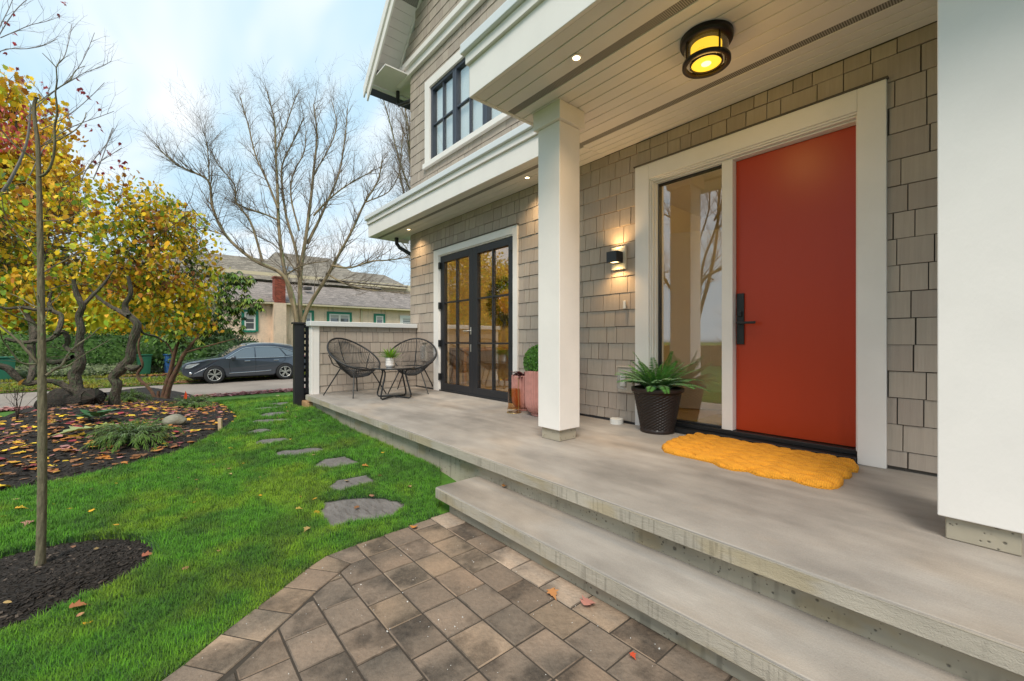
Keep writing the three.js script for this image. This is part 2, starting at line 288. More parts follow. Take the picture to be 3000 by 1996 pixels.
    mesh('glazing_bar', merge(bars), M.darkframe, leaf);
    for (let i = 0; i < 2; i++) for (let j = 0; j < 3; j++) mesh('pane', bx(i ? mx + 0.0135 : gx0, i ? gx1 : mx - 0.0135, lerp(gy0, gy1, j / 3) + 0.0125, lerp(gy0, gy1, (j + 1) / 3) - 0.0125, -3.668, -3.662), M.glass, leaf);
    for (const hy of [0.55, 1.1, 1.72, 2.38]) mesh('hinge', hinge < 0 ? rbx(x0 - 0.02, x0 + 0.03, hy, hy + 0.11, -3.65, -3.592, 0.006) : rbx(x1 - 0.03, x1 + 0.02, hy, hy + 0.11, -3.65, -3.592, 0.006), M.black, leaf);
    if (hinge < 0) {
      const g = new GB(); g.tube([V(x1 - 0.05, 1.345, -3.63), V(x1 - 0.05, 1.345, -3.585), V(x1 - 0.06, 1.345, -3.578), V(x1 - 0.18, 1.345, -3.578)], [0.01, 0.01, 0.01, 0.009], 8);
      mesh('handle', merge([g.build(), rbx(x1 - 0.065, x1 - 0.035, 1.29, 1.4, -3.6295, -3.622, 0.003)]), M.steel, leaf); mesh('keyhole_plate', rbx(x1 - 0.064, x1 - 0.036, 1.03, 1.14, -3.6295, -3.62, 0.003), M.steel, leaf);
    }
  }
  mesh('door_sill', rbx(-6.085, -4.235, 0.3705, 0.384, -3.75, -3.61, 0.003), M.black, house);

  // upper window: three sashes of four panes
  const wt = mesh('window_casing', merge([rbx(-6.57, -6.41, 4.262, 5.685, -3.637, -3.598, 0.004), rbx(-4.12, -3.96, 4.262, 5.685, -3.637, -3.598, 0.004), rbx(-6.4095, -4.1205, 5.535, 5.685, -3.637, -3.598, 0.004), rbx(-6.6, -3.93, 4.176, 4.261, -3.637, -3.57, 0.006)]), M.white, house);
  for (const [x0, x1] of [[-6.408, -5.675], [-5.67, -4.875], [-4.87, -4.122]]) {
    const y0 = 4.265, y1 = 5.53, w = 0.05;
    const sash = mesh('window_sash', merge([bx(x0, x0 + w, y0, y1, -3.72, -3.635), bx(x1 - w, x1, y0, y1, -3.72, -3.635), bx(x0 + w, x1 - w, y1 - w, y1, -3.719, -3.636), bx(x0 + w, x1 - w, y0, y0 + w, -3.719, -3.636)]), M.winframe, wt);
    const mx = (x0 + x1) / 2, my = 4.885; mesh('glazing_bar', merge([bx(mx - 0.011, mx + 0.011, y0 + w, y1 - w, -3.70, -3.65), bx(x0 + w, mx - 0.0112, my - 0.011, my + 0.011, -3.699, -3.651), bx(mx + 0.0112, x1 - w, my - 0.011, my + 0.011, -3.699, -3.651)]), M.winframe, wt);
    for (const [a, b] of [[x0 + w, mx - 0.0115], [mx + 0.0115, x1 - w]]) for (const [c, d] of [[y0 + w, my - 0.0115], [my + 0.0115, y1 - w]]) mesh('pane', bx(a, b, c, d, -3.685, -3.679), M.glass, wt);
  }
  for (const [x0, x1] of [[-6.40, -5.68], [-5.665, -4.88], [-4.865, -4.13]]) mesh('added_blind', rbx(x0, x1, 4.27, 5.52, -3.735, -3.725, 0.003, 1), M.addedBlind, wt);  // blinds added behind the glass so the panes look pale, as if reflecting sky
  // porch roof: fascia, frieze, flashing, boarded ceilings with vent strips
  const fas = mesh('porch_fascia', merge([rbx(-2.78, 5, 3.135, 3.395, -1.95, -1.92, 0.004), rbx(-2.78, -2.75, 3.135, 3.395, -3.075, -1.9505, 0.004)]), M.white, house);
  mesh('frieze_board', merge([rbx(-2.8, 5, 3.3955, 3.475, -1.95, -1.895, 0.004), rbx(-2.8, -2.75, 3.3955, 3.475, -3.07, -1.9505, 0.004)]), M.white, fas);
  mesh('edge_flashing', merge([rbx(-2.83, 5, 3.4755, 3.56, -1.95, -1.862, 0.012), rbx(-2.83, -2.75, 3.4755, 3.56, -3.02, -1.9505, 0.012)]), M.flash, fas);
  mesh('porch_roof', bx(-2.749, 5, 3.2, 3.55, -3.63, -1.9505), M.flash, house);
  const eav = mesh('eave_fascia', merge([rbx(-7.78, -2.7505, 3.135, 3.365, -3.105, -3.08, 0.004), rbx(-7.78, -7.755, 3.135, 3.365, -3.9, -3.1055, 0.004)]), M.white, house);
  mesh('frieze_board', merge([rbx(-7.8, -2.8305, 3.3655, 3.445, -3.105, -3.055, 0.004), rbx(-7.8, -7.755, 3.3655, 3.445, -3.9, -3.1055, 0.004)]), M.white, eav);
  mesh('edge_flashing', merge([rbx(-7.83, -2.831, 3.4455, 3.53, -3.105, -3.022, 0.012), rbx(-7.83, -7.755, 3.4455, 3.53, -3.9, -3.1055, 0.012)]), M.flash, eav);
  mesh('eave_roof', bx(-7.754, -2.75, 3.2, 3.52, -3.9, -3.1055), M.flash, house);
  const ceil = mesh('porch_ceiling', bx(-2.7495, 5, 3.172, 3.199, -3.63, -1.951), M.soffit, house);
  const planks = (x0, x1, zs, parent) => { for (let i = 0; i < zs.length - 1; i++) { const [a, k] = zs[i], b = zs[i + 1][0]; if (k === 'v') { const m = mesh('vent_strip', bx(x0, x1, 3.1435, 3.171, b, a), M.vent, parent); } else mesh('plank', rbx(x0, x1, 3.14, 3.171, b + 0.0025, a - 0.0025, 0.006, 1), M.soffit, parent); } };
  planks(-2.75, 5, [[-1.951], [-2.052], [-2.171], [-2.297, 'v'], [-2.365], [-2.463], [-2.582], [-2.70], [-2.818], [-2.936], [-3.054], [-3.205, 'v'], [-3.268], [-3.36], [-3.45], [-3.54], [-3.628]], ceil);
  const ec = mesh('eave_ceiling', bx(-7.754, -2.75, 3.172, 3.199, -3.637, -3.1055), M.soffit, house);
  planks(-7.754, -2.7515, [[-3.1055], [-3.2], [-3.235, 'v'], [-3.295], [-3.41], [-3.525], [-3.635]], ec);
  // columns with capital and cast foot
  for (const [x0, x1] of [[-2.602, -2.352], [-0.19, 0.06]]) {
    const c = mesh('porch_column', rbx(x0, x1, 0.466, 2.9895, -2.76, -2.51, 0.005), M.white, house);
    mesh('capital', rbx(x0 - 0.03, x1 + 0.03, 2.99, 3.1395, -2.79, -2.48, 0.005), M.white, c);
    mesh('column_foot', rbx(x0 + 0.022, x1 - 0.022, SLAB + 0.0005, 0.4655, -2.738, -2.532, 0.006), M.cast, c);
  }
  // belt course, gable roof with boarded rake soffit and barge board
  const belt = mesh('belt_course', merge([rbx(-7.62, 1, 6.07, 6.2, -3.637, -3.57, 0.006), rbx(-7.66, 1, 6.2005, 6.3, -3.637, -3.52, 0.008)]), M.white, house);
  const slope = (c0, c1, z0, z1, xa = -7.95, xb = -3.35) => { // band between lines y = x + c0 and y = x + c1
    const s = new THREE.Shape([[xa, xa + c0], [xb, xb + c0], [xb, xb + c1], [xa, xa + c1]].map((p) => new THREE.Vector2(...p))); const g = new THREE.ExtrudeGeometry(s, { depth: z1 - z0, bevelEnabled: false }); g.translate(0, 0, z0); return uvm(g); };
  const roof = mesh('gable_roof', slope(13.99, 14.13, -12.4, -3.09, -8.02), M.roofdark || M.winframe, house);
  mesh('barge_board', slope(13.66, 13.985, -3.13, -3.1, -7.9), M.white, roof);
  mesh('barge_trim', slope(13.86, 14.06, -3.0995, -3.07, -8.0), M.white, roof);
  for (let i = 0; i < 7; i++) { const g = slope(13.90, 13.925, 0, 1, -7.86 + i * 0, -3.4); }
  // rake soffit boards lie across the rake
  for (let i = 0; i < 26; i++) { const a = -7.86 + i * 0.105; const g = slope(13.92, 13.945, -3.6, -3.131, a + 0.002, a + 0.102); mesh(i % 9 === 1 ? 'vent_strip' : 'plank', g, i % 9 === 1 ? M.vent : M.soffit, roof); }
  mesh('rake_sheathing', slope(13.95, 13.988, -3.8, -3.131, -7.9, -3.4), M.soffit, roof);
  mesh('rake_trim', slope(13.80, 13.915, -3.6, -3.571, -7.62, -3.4), M.white, roof);
  mesh('gable_roof', (() => { const s = new THREE.Shape([[-3.4, 10.6], [1.6, 5.6], [1.6, 5.74], [-3.4, 10.73]].map((p) => new THREE.Vector2(...p))); const g = new THREE.ExtrudeGeometry(s, { depth: 9.3, bevelEnabled: false }); g.translate(0, 0, -12.4); return uvm(g); })(), M.winframe, house);
  // eave return at the low end
  mesh('eave_soffit', bx(-7.83, -7.15, 6.09, 6.115, -12, -3.14), M.soffit, house);
  const gut = mesh('gutter', rbx(-7.96, -7.835, 6.06, 6.12, -12, -3.16, 0.02), M.flash, house);
  for (const [pts, nm] of [[[V(-7.75, 6.085, -3.66), V(-7.75, 5.86, -3.66), V(-7.7, 5.80, -3.66), V(-7.3, 5.72, -3.7), V(-7.2, 5.70, -3.75)], 'downspout'], [[V(-7.46, 3.135, -3.5), V(-7.46, 3.03, -3.5), V(-7.42, 2.95, -3.54), V(-7.2, 2.78, -3.72), V(-7.18, 2.7, -3.8), V(-7.18, 0.3, -3.8)], 'downspout']]) mesh(nm, new GB().tube(pts, pts.map(() => 0.035), 12).build(), M.darkframe, house);
}
// half wall at the end of the patio
{
  const w = thing('patio_wall', 'low taupe shingle wall with white cap closing the patio end', 'wall', [0, 0, 0]);
  const core = mesh('wall_core', bx(-7.01, -6.912, SLAB + 0.0005, 1.42, -3.6, -1.875), M.backing, w);
  const x = -6.895;
  for (const s of shingleRows(1.965, 3.605, 0.392, 1.421, [], 57)) { const m = mesh('shingle', wedge(s.w, s.h, s.k), M.shingles[s.m], w); m.rotation.y = Math.PI / 2; m.position.set(-6.904 + s.t, s.y, -s.x); }
  mesh('corner_board', merge([rbx(-7.03, -6.885, SLAB + 0.0005, 1.4195, -1.8745, -1.845, 0.004), rbx(-6.9115, -6.885, SLAB + 0.0005, 1.4195, -1.96, -1.875, 0.004)]), M.white, w);
  mesh('cap', rbx(-7.07, -6.845, 1.4205, 1.497, -3.61, -1.815, 0.008), M.flash, w);
  mesh('base_strip', bx(-6.911, -6.888, SLAB + 0.0005, 0.391, -3.6, -1.961), M.steel, w);
}
// black lattice fence with its post, sleeper and gravel
{
  const f = thing('lattice_fence', 'black wooden lattice fence with square post beside the patio wall', 'fence', [0, 0, 0]);
  const post = mesh('post', merge([rbx(-7.39, -7.27, -0.2, 1.46, -1.84, -1.70, 0.006), rbx(-7.41, -7.25, 1.4605, 1.49, -1.86, -1.68, 0.004)]), M.darkframe, f);
  mesh('rail', rbx(-7.36, -7.29, 1.40, 1.455, -3.4, -1.8405, 0.004), M.darkframe, f); mesh('rail', rbx(-7.36, -7.29, 0.36, 0.44, -3.4, -1.8405, 0.004), M.darkframe, f); mesh('kick_board', rbx(-7.35, -7.31, 0.1, 0.358, -3.4, -1.8405, 0.004), M.darkframe, f);
  for (let i = 0; i < 14; i++) mesh('slat', bx(-7.325, -7.305, 0.441, 1.399, -1.915 - i * 0.11, -1.87 - i * 0.11), M.darkframe, f);
  for (let i = 0; i < 9; i++) mesh('slat', bx(-7.345, -7.3255, 0.50 + i * 0.1, 0.545 + i * 0.1, -3.4, -1.8405), M.darkframe, f);
  tag(mesh('timber_sleeper', rbx(-7.268, -6.885, 0.05, 0.25, -1.90, -1.80, 0.01), M.wood, scene), 'brown timber sleeper between black post and concrete patio', 'sleeper');
}
// ---------------------------------------------------------------- rooms behind the glass
{
  const paint = std({ color: lin(0.62, 0.55, 0.42), roughness: 0.8 }), floorM = std({ color: lin(0.42, 0.31, 0.19), roughness: 0.45 }), whiteM = std({ color: lin(0.72, 0.68, 0.6), roughness: 0.6 });
  struct('interior_floor', bx(-6.98, 4.85, 0.33, 0.385, -12, -3.905), floorM);
  struct('interior_wall', bx(-3.3, -3.15, 0.3855, 3.159, -11.99, -3.801), paint); // between living room and hall
  struct('interior_wall', bx(-6.979, -3.301, 0.3855, 3.159, -7.2, -7.05), paint);
  struct('interior_wall', bx(-3.149, -0.001, 0.3855, 3.159, -6.9, -6.75), paint);
  struct('interior_wall', bx(0, 0.12, 0.3855, 3.159, -6.9, -3.801), paint);
  struct('interior_wall', bx(-6.979, 1.049, 3.401, 6.199, -8.2, -8.05), whiteM);
  struct('living_room_lining', merge([bx(-6.979, -6.95, 0.3855, 3.159, -7.049, -3.801)]), paint);
  // hall door standing open
  const d = thing('hall_door', 'white interior door standing open in the hall behind the sidelight', 'door', [-2.62, 0.3855, -4.75], 0.5);
  mesh('door_leaf', rbx(-0.02, 0.78, 0.012, 2.1, -0.02, 0.02, 0.004), whiteM, d); mesh('door_knob', new GB().tube([V(0.72, 0.95, 0.02), V(0.72, 0.95, 0.06), V(0.72, 0.95, 0.062), V(0.72, 0.95, 0.09)], [0.012, 0.012, 0.028, 0.022], 12).build(), M.steel, d);
  const rg = thing('hall_rug', 'ochre woven rug on the hall floor behind the sidelight', 'rug', [-1.5, 0.3855, -4.35]); mesh('rug_pile', rbx(-0.55, 0.55, 0, 0.012, -0.35, 0.35, 0.005), std({ color: lin(0.4, 0.31, 0.1), roughness: 1 }), rg); mesh('rug_border', merge([bx(-0.56, 0.56, 0.0005, 0.01, 0.35, 0.38), bx(-0.56, 0.56, 0.0005, 0.01, -0.38, -0.35)]), std({ color: lin(0.06, 0.04, 0.02), roughness: 1 }), rg);
  // round mirror in a wreath, console, two chairs and a plant in the living room
  const mr = thing('wreath_mirror', 'round gold mirror in a dark spiky wreath on the living room wall', 'mirror', [-6.945, 2.02, -5.75], Math.PI / 2);
  { const r = rng(5), g = new GB(); for (let i = 0; i < 420; i++) { const a = r() * 6.283, q = 0.24 + r() * 0.16, dir = V(Math.cos(a + (r() - 0.5) * 0.9), Math.sin(a + (r() - 0.5) * 0.9), 0.25 * r()).normalize(); g.leaf(V(Math.cos(a) * q, Math.sin(a) * q, 0.02 + r() * 0.04), dir, V(0, 0, 1), 0.2, 0.03, LEAF.lance, null, 0.2, 0.1); } mesh('wreath', g.build(), std({ color: lin(0.03, 0.04, 0.012), roughness: 0.8, side: THREE.DoubleSide }), mr); }
  { const g = new THREE.CylinderGeometry(0.24, 0.24, 0.02, 40); g.rotateX(Math.PI / 2); g.translate(0, 0, 0.02); mesh('mirror_disc', g, M.gold, mr); }
  const cs = thing('console_table', 'low dark console table against the living room wall', 'table', [-6.68, 0.3855, -5.2], Math.PI / 2); mesh('console_top', rbx(-0.9, 0.9, 0.62, 0.68, -0.24, 0.24, 0.01), M.wood, cs); for (const sx of [-1, 1]) for (const sz of [-1, 1]) mesh('leg', bx(sx * 0.82 - 0.03, sx * 0.82 + 0.03, 0, 0.6195, sz * 0.18 - 0.03, sz * 0.18 + 0.03), M.wood, cs);
  const st = thing('sofa', 'cream sofa inside the living room', 'sofa', [-5.2, 0.3855, -6.4], -1.2); const cr = std({ color: lin(0.55, 0.5, 0.42), roughness: 0.95 }); mesh('seat', rbx(-0.45, 0.45, 0.1, 0.42, -0.9, 0.9, 0.06, 3), cr, st); mesh('backrest', rbx(-0.52, -0.3, 0.3, 0.85, -0.9, 0.9, 0.06, 3), cr, st);
  // lamps that are lit inside
  const glow = std({ color: 0x000000, emissive: lin(1, 0.62, 0.2), emissiveIntensity: 2.2 });
  const lamp = (name, label, p, I, c, rad = 0.11) => { const t = thing(name, label, 'lamp', p); mesh('globe', new THREE.SphereGeometry(rad, 20, 12), glow, t); const s = mesh('stem', bx(-0.01, 0.01, rad * 0.95, 3.159 - p[1] > 0 && p[1] < 3.15 ? 3.158 - p[1] : rad + 0.5, -0.01, 0.01), M.bronze, t); const L = new THREE.PointLight(c, I); L.castShadow = true; L.shadow.radius = rad / 0.02; t.add(L); };
  lamp('pendant_lamp', 'glowing globe pendant in the living room', [-4.6, 2.55, -5.4], 2.6, lin(1, 0.58, 0.12));
  lamp('pendant_lamp', 'glowing globe pendant in the entrance hall', [-0.9, 2.65, -5.2], 1.3, lin(1, 0.62, 0.16), 0.09);
}
// ---------------------------------------------------------------- lamps and fittings on the house
{
  const warm = std({ color: 0x000000, emissive: lin(1, 0.78, 0.42), emissiveIntensity: 6 });
  const ring = (r0, r1, h) => new THREE.LatheGeometry([[r0, 0], [r1, 0], [r1, h], [r0, h], [r0, 0]].map((p) => new THREE.Vector2(...p)), 40);
  for (const [x, z, l] of [[-1.913, -2.21, 'small lit downlight in the porch ceiling beside the vent strip'], [-3.70, -3.39, 'small lit downlight in the eave between french doors and porch column'], [-6.77, -3.40, 'small lit downlight in the eave at the house corner']]) {
    const t = thing('downlight', l, 'lamp', [x, 3.1395, z], 0, 'downlights in the soffits');
    const tr = ring(0.026, 0.044, -0.005); mesh('trim_ring', tr, M.white, t);
    const g = new THREE.CylinderGeometry(0.025, 0.025, 0.003, 24); g.translate(0, -0.002, 0); mesh('lens', g, warm, t);
    const L = new THREE.SpotLight(lin(1, 0.70, 0.38), 2.2, 0, 1.1, 0.8); L.position.set(0, -0.012, 0); L.target.position.set(0, -1, 0); L.castShadow = true; L.shadow.radius = 1.6; t.add(L, L.target);
  }
  // flush lantern: canopy, cage of rods, clear drum, glowing inner glass
  const t = thing('ceiling_lantern', 'round dark bronze flush lantern glowing amber under the porch ceiling', 'lamp', [-1.25, 3.1395, -2.70]);
  mesh('canopy', new THREE.LatheGeometry([[0, 0], [0.157, 0], [0.157, -0.03], [0.15, -0.045], [0.12, -0.05], [0, -0.05]].map((p) => new THREE.Vector2(...p)), 48), M.bronze, t);
  const lo = ring(0.118, 0.143, 0.022); lo.translate(0, -0.175, 0); mesh('lower_ring', lo, M.bronze, t);
  const ir = ring(0.088, 0.098, 0.018); ir.translate(0, -0.17, 0); mesh('inner_ring', ir, M.bronze, t);
  for (let i = 0; i < 4; i++) { const a = 0.55 + i * Math.PI / 2; mesh('rod', new GB().tube([V(Math.cos(a) * 0.135, -0.04, Math.sin(a) * 0.135), V(Math.cos(a) * 0.135, -0.165, Math.sin(a) * 0.135)], [0.006, 0.006], 8).build(), M.bronze, t); mesh('spoke', new GB().tube([V(Math.cos(a) * 0.09, -0.163, Math.sin(a) * 0.09), V(Math.cos(a) * 0.125, -0.165, Math.sin(a) * 0.125)], [0.004, 0.004], 6).build(), M.bronze, t); }
  const dr = new THREE.CylinderGeometry(0.131, 0.131, 0.115, 40, 1, true); dr.translate(0, -0.108, 0); mesh('clear_drum', dr, M.glass, t);
  const amber = std({ color: 0x000000, emissive: lin(1, 0.55, 0.03), emissiveIntensity: 1.15 }), bulbM = std({ color: 0x000000, emissive: lin(1, 0.8, 0.3), emissiveIntensity: 1.8 });
  mesh('amber_glass', new THREE.LatheGeometry([[0.092, -0.052], [0.092, -0.158], [0.086, -0.164], [0, -0.166]].map((p) => new THREE.Vector2(...p)), 40), amber, t);
  const bd = new THREE.SphereGeometry(0.03, 16, 10); bd.scale(1, 0.2, 1); bd.translate(0.0, -0.166, 0); mesh('bulb_spot', bd, bulbM, t);
  const L = new THREE.PointLight(lin(1, 0.58, 0.16), 0.32); L.position.set(0, -0.27, 0); L.castShadow = true; L.shadow.radius = 5; t.add(L);
  // sconce: cube that throws light up and down its back plate
  const s = thing('wall_sconce', 'black cube wall sconce lit up and down beside the front door', 'lamp', [-2.555, 2.035, -3.605]);
  mesh('back_plate', rbx(-0.085, 0.085, -0.115, 0.115, -0.012, 0.012, 0.003), std({ color: lin(0.62, 0.56, 0.45), roughness: 0.45 }), s);
  mesh('cube_shade', merge([rbx(-0.06, 0.06, -0.055, 0.055, 0.121, 0.13, 0.002), rbx(-0.06, -0.052, -0.055, 0.055, 0.02, 0.1205, 0.002), rbx(0.052, 0.06, -0.055, 0.055, 0.02, 0.1205, 0.002), rbx(-0.0515, 0.0515, -0.055, 0.055, 0.0125, 0.028, 0.002)]), M.black, s);
  const lens = std({ color: 0x000000, emissive: lin(1, 0.72, 0.32), emissiveIntensity: 4 });
  for (const q of [-1, 1]) {
    mesh('lens', bx(-0.05, 0.05, q > 0 ? 0.04 : -0.045, q > 0 ? 0.045 : -0.04, 0.03, 0.119), lens, s);
    const P = new THREE.SpotLight(lin(1, 0.62, 0.26), 0.75, 0, 1.2, 0.7); P.position.set(0, q * 0.058, 0.075); P.target.position.set(0, q * 2, 0.0); P.castShadow = true; P.shadow.radius = 1.8; s.add(P, P.target);
  }
  tag(mesh('door_sensor', rbx(-2.505, -2.475, 1.52, 1.60, -3.612, -3.598, 0.004), M.plasticWhite, scene), 'small white door bell button on the shingles below the sconce', 'button');
  const ob = thing('outlet_box', 'clear weatherproof outlet cover on beige block behind the fern pot', 'outlet', [-2.48, 0.81, -3.605]);
  mesh('mounting_block', rbx(-0.085, 0.085, -0.13, 0.12, -0.02, 0.006, 0.004), M.beigebox, ob); mesh('block_cap', rbx(-0.095, 0.095, 0.1205, 0.13, -0.02, 0.02, 0.002), M.beigebox, ob); mesh('cover', rbx(-0.065, 0.03, -0.1, 0.07, 0.0065, 0.07, 0.02, 3), phys({ color: lin(0.85, 0.85, 0.85), transmission: 0.85, roughness: 0.12, thickness: 0 }), ob); mesh('socket', rbx(-0.05, 0.01, -0.07, 0.04, 0.007, 0.02, 0.004), M.plasticWhite, ob);
  const pb = thing('outlet_box', 'clear weatherproof outlet cover behind the chair by the french doors', 'outlet', [-6.6, 1.0, -3.605]);
  mesh('mounting_block', rbx(-0.08, 0.08, -0.16, 0.16, -0.02, 0.006, 0.004), M.beigebox, pb); mesh('block_cap', rbx(-0.09, 0.09, 0.1605, 0.172, -0.02, 0.03, 0.002), M.beigebox, pb); mesh('cover', rbx(-0.055, 0.055, -0.12, 0.11, 0.0065, 0.06, 0.02, 3), phys({ color: lin(0.85, 0.85, 0.85), transmission: 0.85, roughness: 0.12, thickness: 0 }), pb);
  const pc = new THREE.CylinderGeometry(0.065, 0.065, 0.05, 28); pc.translate(-2.53, 0.3955, -3.53); tag(mesh('drain_cap', pc, M.plasticWhite, scene), 'round off-white pipe cap on the slab at the wall foot', 'cap');
}
// ---------------------------------------------------------------- things on the porch
// braided mat: a height field over its traced outline
{
  const raw = [[140, 215], [200, 165], [330, 120], [500, 90], [680, 90], [900, 135], [1200, 190], [1500, 240], [1800, 300], [2100, 360], [2200, 390], [2240, 430], [2225, 468], [2130, 462], [2095, 450], [2160, 480], [2168, 508], [2140, 532], [2070, 535], [2030, 528], [2078, 560], [2070, 600], [2020, 632], [1950, 645], [1800, 632], [1650, 597], [1500, 545], [1300, 530], [1150, 500], [1060, 462], [900, 450], [750, 410], [680, 370], [500, 330], [300, 290], [170, 255]];
  const O = raw.map(([x, y]) => { const p = pt((1900 + x / 3.626) / 1.2729, (1250 + y / 3.626) / 1.2729, { y: 0.385 }); return [p.x, p.z]; });
  const near = (x, z) => { let best = 9, q = [0, 0], inside = false; for (let i = 0, j = O.length - 1; i < O.length; j = i++) { const [ax, az] = O[j], [bx_, bz] = O[i], dx = bx_ - ax, dz = bz - az, t = cl(((x - ax) * dx + (z - az) * dz) / (dx * dx + dz * dz)), px = ax + t * dx, pz = az + t * dz, d = Math.hypot(x - px, z - pz); if (d < best) { best = d; q = [px, pz]; } if ((az > z) !== (bz > z) && x < (bx_ - ax) * (z - az) / (bz - az) + ax) inside = !inside; } return { d: inside ? best : -best, q }; };
  const c = 0.005, x0 = -1.95, z0 = -3.95, nx = 300, nz = 260, id = new Map(), g = new GB();
  const vert = (i, j) => {
    const k = i * 1000 + j; if (id.has(k)) return id.get(k);
    let x = x0 + i * c, z = z0 + j * c; const n = near(x, z); if (n.d < -c * 1.2) { id.set(k, -1); return -1; }
    let y = 0;
    if (n.d <= 0) { [x, z] = n.q; y = 0.011; } else {
      const e = Math.min(n.d / 0.028, 1); y = 0.032 * Math.sqrt(1 - (1 - e) * (1 - e)) + 0.002;
      const xs = x * 0.40, zs = z * 0.917, wv = 0.01 * Math.sin(x * 9), u = (xs + zs + wv) / 0.105, v = (xs - zs - wv) / 0.105, pr = (t) => { const f = t - Math.floor(t) - 0.5; return Math.sqrt(Math.max(0, 1 - 6.2 * f * f)); }, ju = Math.floor(u), jv = Math.floor(v), ov = Math.cos(Math.PI * (v - 0.5)) * (ju & 1 ? 1 : -1), ou = Math.cos(Math.PI * (u - 0.5)) * (jv & 1 ? 1 : -1);
      const hA = 0.017 * pr(u) + 0.009 * ov, hB = 0.017 * pr(v) - 0.009 * ou; y = 0.011 + (Math.max(-0.007, 0.006 + Math.max(pr(u) > 0 ? hA : -0.02, pr(v) > 0 ? hB : -0.02) - 0.016 * Math.exp(-(((hA - hB) / 0.005) ** 2)))) * Math.sqrt(1 - (1 - e) * (1 - e));
      y += 0.003 * (vn(x * 60, z * 60) - 0.5) + 0.003 * (hash2(i, j) - 0.5);
    }
    const r = g.v(V(x, Math.max(0.0005, y) + SLAB, z), V(0, 1, 0), x, z); id.set(k, r); return r;
  };
  for (let i = 0; i < nx; i++) for (let j = 0; j < nz; j++) { const a = vert(i, j), b = vert(i + 1, j), d = vert(i, j + 1), e = vert(i + 1, j + 1); if (a >= 0 && b >= 0 && d >= 0 && e >= 0) g.i.push(a, d, b, b, d, e); }
  const geo0 = g.build(); geo0.computeVertexNormals(); const sk = new GB(); O.forEach(([x, z], i) => { const [a, b] = O[(i + 1) % O.length], [p, q] = O[(i + O.length - 1) % O.length], n = V(-(b - q), 0, a - p).normalize(); if (near(x + n.x * 0.01, z + n.z * 0.01).d > 0) n.negate(); sk.v(V(x, SLAB + 0.0112, z), n, x, 0); sk.v(V(x, SLAB + 0.0004, z), n, x, 0.011); }); for (let i = 0; i < O.length; i++) { const a = 2 * i, b = 2 * ((i + 1) % O.length); sk.i.push(a, b, a + 1, b, b + 1, a + 1); } const geo = mergeGeometries([geo0, sk.build()]);
  const kb = texture(512, (u, v) => { const a = u * 46, b = v * 46 + (Math.floor(a) & 1 ? 0.5 : 0); return 0.7 * Math.abs(Math.sin(a * Math.PI)) * Math.abs(Math.sin(b * Math.PI)) + 0.3 * hash2(u * 512 | 0, v * 512 | 0); }, 0.5, false), kc = texture(512, (u, v) => { const a = u * 46, b = v * 46 + (Math.floor(a) & 1 ? 0.5 : 0), k = 0.72 + 0.3 * Math.abs(Math.sin(a * Math.PI)) * Math.abs(Math.sin(b * Math.PI)) + 0.3 * fbm(u, v, 12, 4, 3); return S3([0.66, 0.275, 0.02], k); }, 0.5);
  tag(mesh('doormat', geo, std({ map: kc, bumpMap: kb, bumpScale: 0.003, roughness: 1 }), scene), 'thick mustard yellow braided rope doormat in front of the red door', 'doormat');
}
// a pot turned from a profile, its wall shaped by fn(angle, row height)
function turned(profile, sides, rows, fn) {
  const g = new GB(), P = []; const L = [0]; for (let i = 1; i < profile.length; i++) L.push(L[i - 1] + Math.hypot(profile[i][0] - profile[i - 1][0], profile[i][1] - profile[i - 1][1]));
  for (let r = 0; r <= rows; r++) { const s = r / rows * L[L.length - 1]; let i = 1; while (i < L.length - 1 && L[i] < s) i++; const t = (s - L[i - 1]) / (L[i] - L[i - 1]); P.push([lerp(profile[i - 1][0], profile[i][0], t), lerp(profile[i - 1][1], profile[i][1], t)]); }
  for (const [R, y] of P) for (let j = 0; j <= sides; j++) { const a = (j % sides) / sides * Math.PI * 2, q = R + (R > 0.001 ? fn(a, y) : 0); g.v(V(Math.cos(a) * q, y, Math.sin(a) * q), V(Math.cos(a), 0, Math.sin(a)), j / sides, y); }
  for (let r = 0; r < rows; r++) for (let j = 0; j < sides; j++) { const a = r * (sides + 1) + j, b = a + sides + 1; g.i.push(a, b, a + 1, a + 1, b, b + 1); }
  const geo = g.build(); geo.computeVertexNormals(); return geo;
}
const soilM = std({ color: lin(0.03, 0.022, 0.015), roughness: 1 });
const leafM = (o = {}) => phys({ vertexColors: true, side: THREE.DoubleSide, roughness: 1, transmission: 0.25, thickness: 0, ...o });
